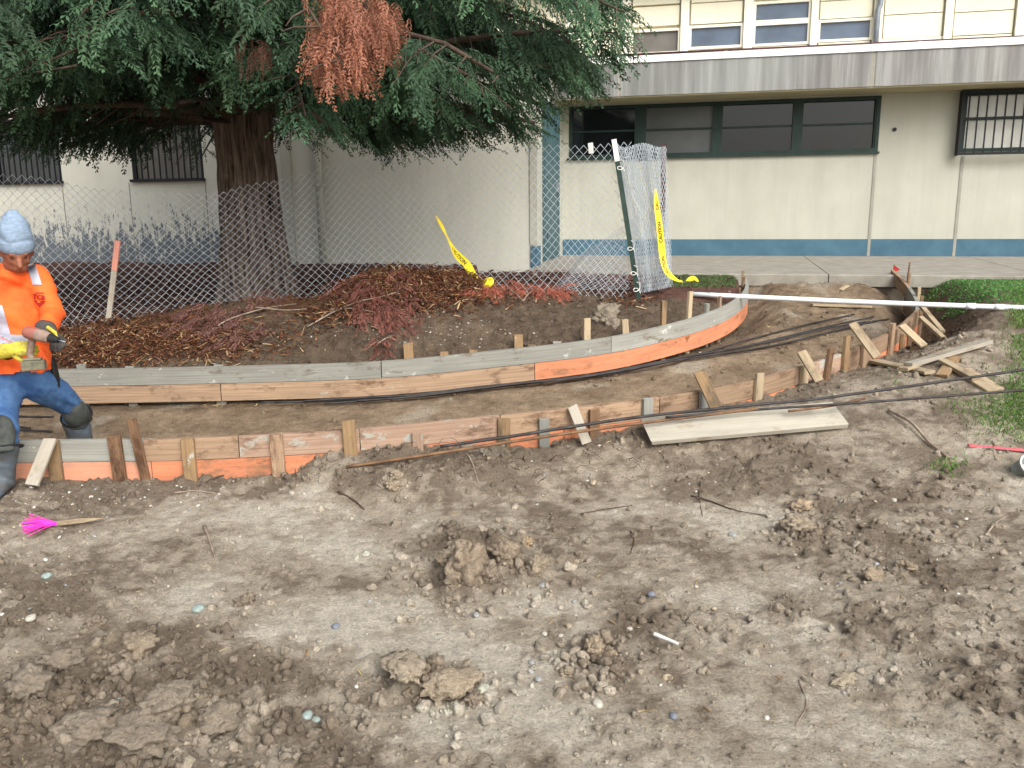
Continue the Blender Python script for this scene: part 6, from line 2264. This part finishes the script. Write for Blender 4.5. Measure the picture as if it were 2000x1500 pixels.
scatter('wood_splinters', STRIPS, pp + np.array([0, 0, .005]), size, np.array([s_[:3] for s_ in SP])[RNG.integers(0, 3, len(pp))] * RNG.uniform(.7, 1.1, (len(pp), 1)), 'chip', .25, 'pale wood splinters and straw scattered over the bare dirt', 'splinters', smooth=False)

# --- dead red redwood branches thrown on the heap
def dead_branch(label, stems, clouds, col, sc=.55):
    p0_ = ground_hit(*stems[0][0])
    r_ = thing('dead_branch', label, 'branch', p0_, 'dead branches on the mulch heap')
    for st in stems:
        g3 = [ground_hit(px, py, .05) for px, py in st]
        wob_tube('stem', g3, .008, 'twig_pale', None, None, None, 5, .45, r_)
    pos, dirs, ups, scl, cols = [], [], [], [], []
    for (px, py, sx, sy, n_, dx) in clouds:
        for _ in range(n_):
            p = ground_hit(px + random.gauss(0, sx), py + random.gauss(0, sy), random.uniform(.02, .09))
            pos.append(tuple(p)); dirs.append((dx + random.gauss(0, .5), -.5 + random.gauss(0, .3), -.45 + random.gauss(0, .3))); ups.append((random.gauss(0, .4), -.5, 1))
            scl.append(random.uniform(.7, 1.15) * sc)
            tn = random.uniform(.55, 1.3)
            cols.append(tuple(k_ * tn for k_ in col))
    bake_sprays(np.array(pos), np.array(dirs), np.array(ups), np.array(scl), np.array(cols), 'needles', 'dead_needles', r_)
MAR = (.2, .075, .055)
dead_branch('dead maroon branch with long grey stem draped down the tall mulch heap', [[(602, 655), (650, 622), (700, 604), (742, 592), (785, 590)], [(645, 618), (690, 622), (740, 624)]], [(700, 570, 26, 14, 42, -.4), (745, 600, 26, 16, 52, .2), (760, 625, 18, 12, 32, .1), (775, 560, 12, 12, 18, .3), (705, 625, 12, 8, 14, 0), (790, 598, 12, 6, 10, .8)], MAR)
dead_branch('dead dusky-red branch sprawled on the low heap beside the trunk', [[(400, 668), (450, 640), (520, 615), (580, 606)], [(500, 612), (560, 622), (600, 618)]], [(500, 582, 18, 10, 40, .1), (540, 592, 16, 8, 16, .6), (430, 625, 30, 10, 46, -.5), (390, 645, 28, 10, 40, -.5), (450, 650, 28, 14, 36, -.2), (370, 620, 16, 8, 14, -.3)], (.17, .08, .066))
dead_branch('bright red-orange dead needles along the heap crest below the fold of fence mesh', [[(990, 576), (1010, 588), (1022, 604)], [(1022, 604), (1030, 590), (1040, 578)]], [(960, 573, 18, 5, 30, -.4), (1000, 570, 25, 5, 36, .2), (1060, 575, 20, 6, 40, .5), (1085, 580, 8, 5, 12, .6), (940, 585, 10, 6, 10, -.5)], (.34, .10, .06))
dead_branch('small maroon dead twig low on the heap face behind the grey boards', [[(735, 690), (750, 682), (765, 672)]], [(745, 688, 10, 7, 14, 0), (790, 640, 16, 8, 10, .5)], MAR)

# --- fine roots hanging out of the heap face and the banks
mb = MB()
for (px, py, sx, sy, n_, ln) in ((1100, 630, 70, 25, 150, .16), (700, 670, 40, 18, 50, .14), (1230, 620, 40, 15, 50, .14), (1000, 640, 60, 20, 60, .12), (540, 665, 60, 18, 40, .12), (1200, 905, 160, 18, 50, .1), (880, 905, 120, 16, 50, .1), (1860, 600, 40, 25, 60, .12), (720, 920, 60, 16, 24, .1), (1320, 600, 50, 14, 40, .12)):
    for _ in range(n_):
        p = ground_hit(px + random.gauss(0, sx), py + random.gauss(0, sy), .012)
        d = Vector((random.gauss(0, 1), -abs(random.gauss(0, .5)), random.gauss(-.3, .6))).normalized() * ln * random.uniform(.4, 1.4)
        mb.tube([p, p + d * .5 + Vector((0, -.012, .012 + random.gauss(0, .012))), p + d + Vector((0, 0, random.gauss(-.02, .02)))], random.uniform(.0012, .0028), 3, False)
tag(mb.build('fine_roots', 'twig_bark', None, False, origin=(0, 0, 0)), 'tangle of fine brown roots sticking out of the cut soil', 'roots', kind='stuff')

# --- grass
def grass(name, pts, hlo, hhi, wlo, whi, pal, label, lean=.5):
    n_ = len(pts)
    h_ = RNG.uniform(hlo, hhi, n_); w_ = RNG.uniform(wlo, whi, n_)
    az = RNG.uniform(0, 2 * math.pi, n_)
    lx, ly = RNG.normal(0, lean, n_), RNG.normal(0, lean, n_)
    d = np.stack([np.cos(az), np.sin(az), np.zeros(n_)], 1) * w_[:, None]
    tip = np.stack([lx * h_, ly * h_, h_], 1)
    midp = np.stack([lx * h_ * .3, ly * h_ * .3, h_ * .6], 1)
    V = np.stack([pts - d, pts + d, pts + midp + d * .8, pts + midp - d * .8, pts + tip], 1).reshape(-1, 3)
    k = np.arange(n_)[:, None] * 5
    F = np.concatenate([k + np.array([[0, 1, 2]]), k + np.array([[0, 2, 3]]), k + np.array([[3, 2, 4]])], 0)
    pal = np.array([p[:3] for p in pal])
    c_ = pal[RNG.integers(0, len(pal), n_)] * RNG.uniform(.7, 1.25, (n_, 1))
    o_ = mk(name, V, F, 'grass_blade', None, False, col=np.repeat(c_, 5, 0), origin=(0, 0, 0))
    return tag(o_, label, 'grass', kind='stuff')
GP = [(.09, .24, .055), (.11, .28, .06), (.075, .2, .05), (.14, .3, .08)]
# lawn between the dug trench and the walkway
n_ = 90000
y = RNG.uniform(7.3, 10.3, n_); x = RNG.uniform(3.2, 9.5, n_)
o = terrain(x, y, False)
edge = .95 + .35 * (fbm(x * 2, y * 2, 3, 90) - .5) + .25 * sstep(9.4, 8.0, y) * 0
lim = np.interp(y, [7.3, 7.6, 8.0, 9, 10.2], [6.2, 5.3, 4.75, 4.7, 4.8])
ok = o['open'] & (x > lim + .9 * (fbm(x * 3, y * 3, 3, 91) - .5)) & (o['b'] > WALK_B + .03)
pts = np.stack([x[ok], y[ok], o['z'][ok] - .005], 1)
grass('lawn', pts, .008, .022, .004, .010, GP, 'thick bright green lawn between the trench and the walkway', 1.3)
# weeds creeping over the dirt at the right
def gcloud(px, py, sx, sy, n_):
    out = []
    for _ in range(n_):
        q_ = gpt(px + random.gauss(0, sx), py + random.gauss(0, sy), .35 if py < 800 else .08)
        out.append((q_.x, q_.y))
    return out
xy = np.array(gcloud(2170, 745, 90, 40, 5000) + gcloud(2000, 765, 38, 18, 3200) + gcloud(1995, 695, 18, 20, 2600) + gcloud(1880, 838, 26, 8, 160) + gcloud(1935, 775, 30, 10, 300) + gcloud(1850, 910, 18, 7, 160) + gcloud(1760, 800, 40, 15, 60) + gcloud(1990, 660, 25, 14, 800))
o = terrain(xy[:, 0], xy[:, 1], False)
ok = (o['wob'] > .40)
grass('weeds', np.stack([xy[ok, 0], xy[ok, 1], o['z'][ok] - .004], 1), .012, .04, .002, .005, [(.11, .22, .04), (.085, .19, .035), (.14, .24, .05), (.16, .2, .07)], 'patchy yellow-green weeds creeping over the dirt by the scrap wood', .7)
# grass strip left of the path mouth
n_ = 5000
px = RNG.uniform(1300, 1450, n_)
xy = np.array([tuple(P(p_, 540, yy))[:2] for p_, yy in zip(px, RNG.uniform(9.2, 10.5, n_))])
o = terrain(xy[:, 0], xy[:, 1], False)
ok = (~o['inside']) & (o['b'] > WALK_B + .02) & (o['dF'] > .12)
grass('grass_strip', np.stack([xy[ok, 0], xy[ok, 1], o['z'][ok] - .004], 1), .01, .032, .003, .007, [(.08, .16, .045), (.09, .14, .05), (.12, .14, .06)], 'ragged grass strip between the folded fence and the path mouth', .7)
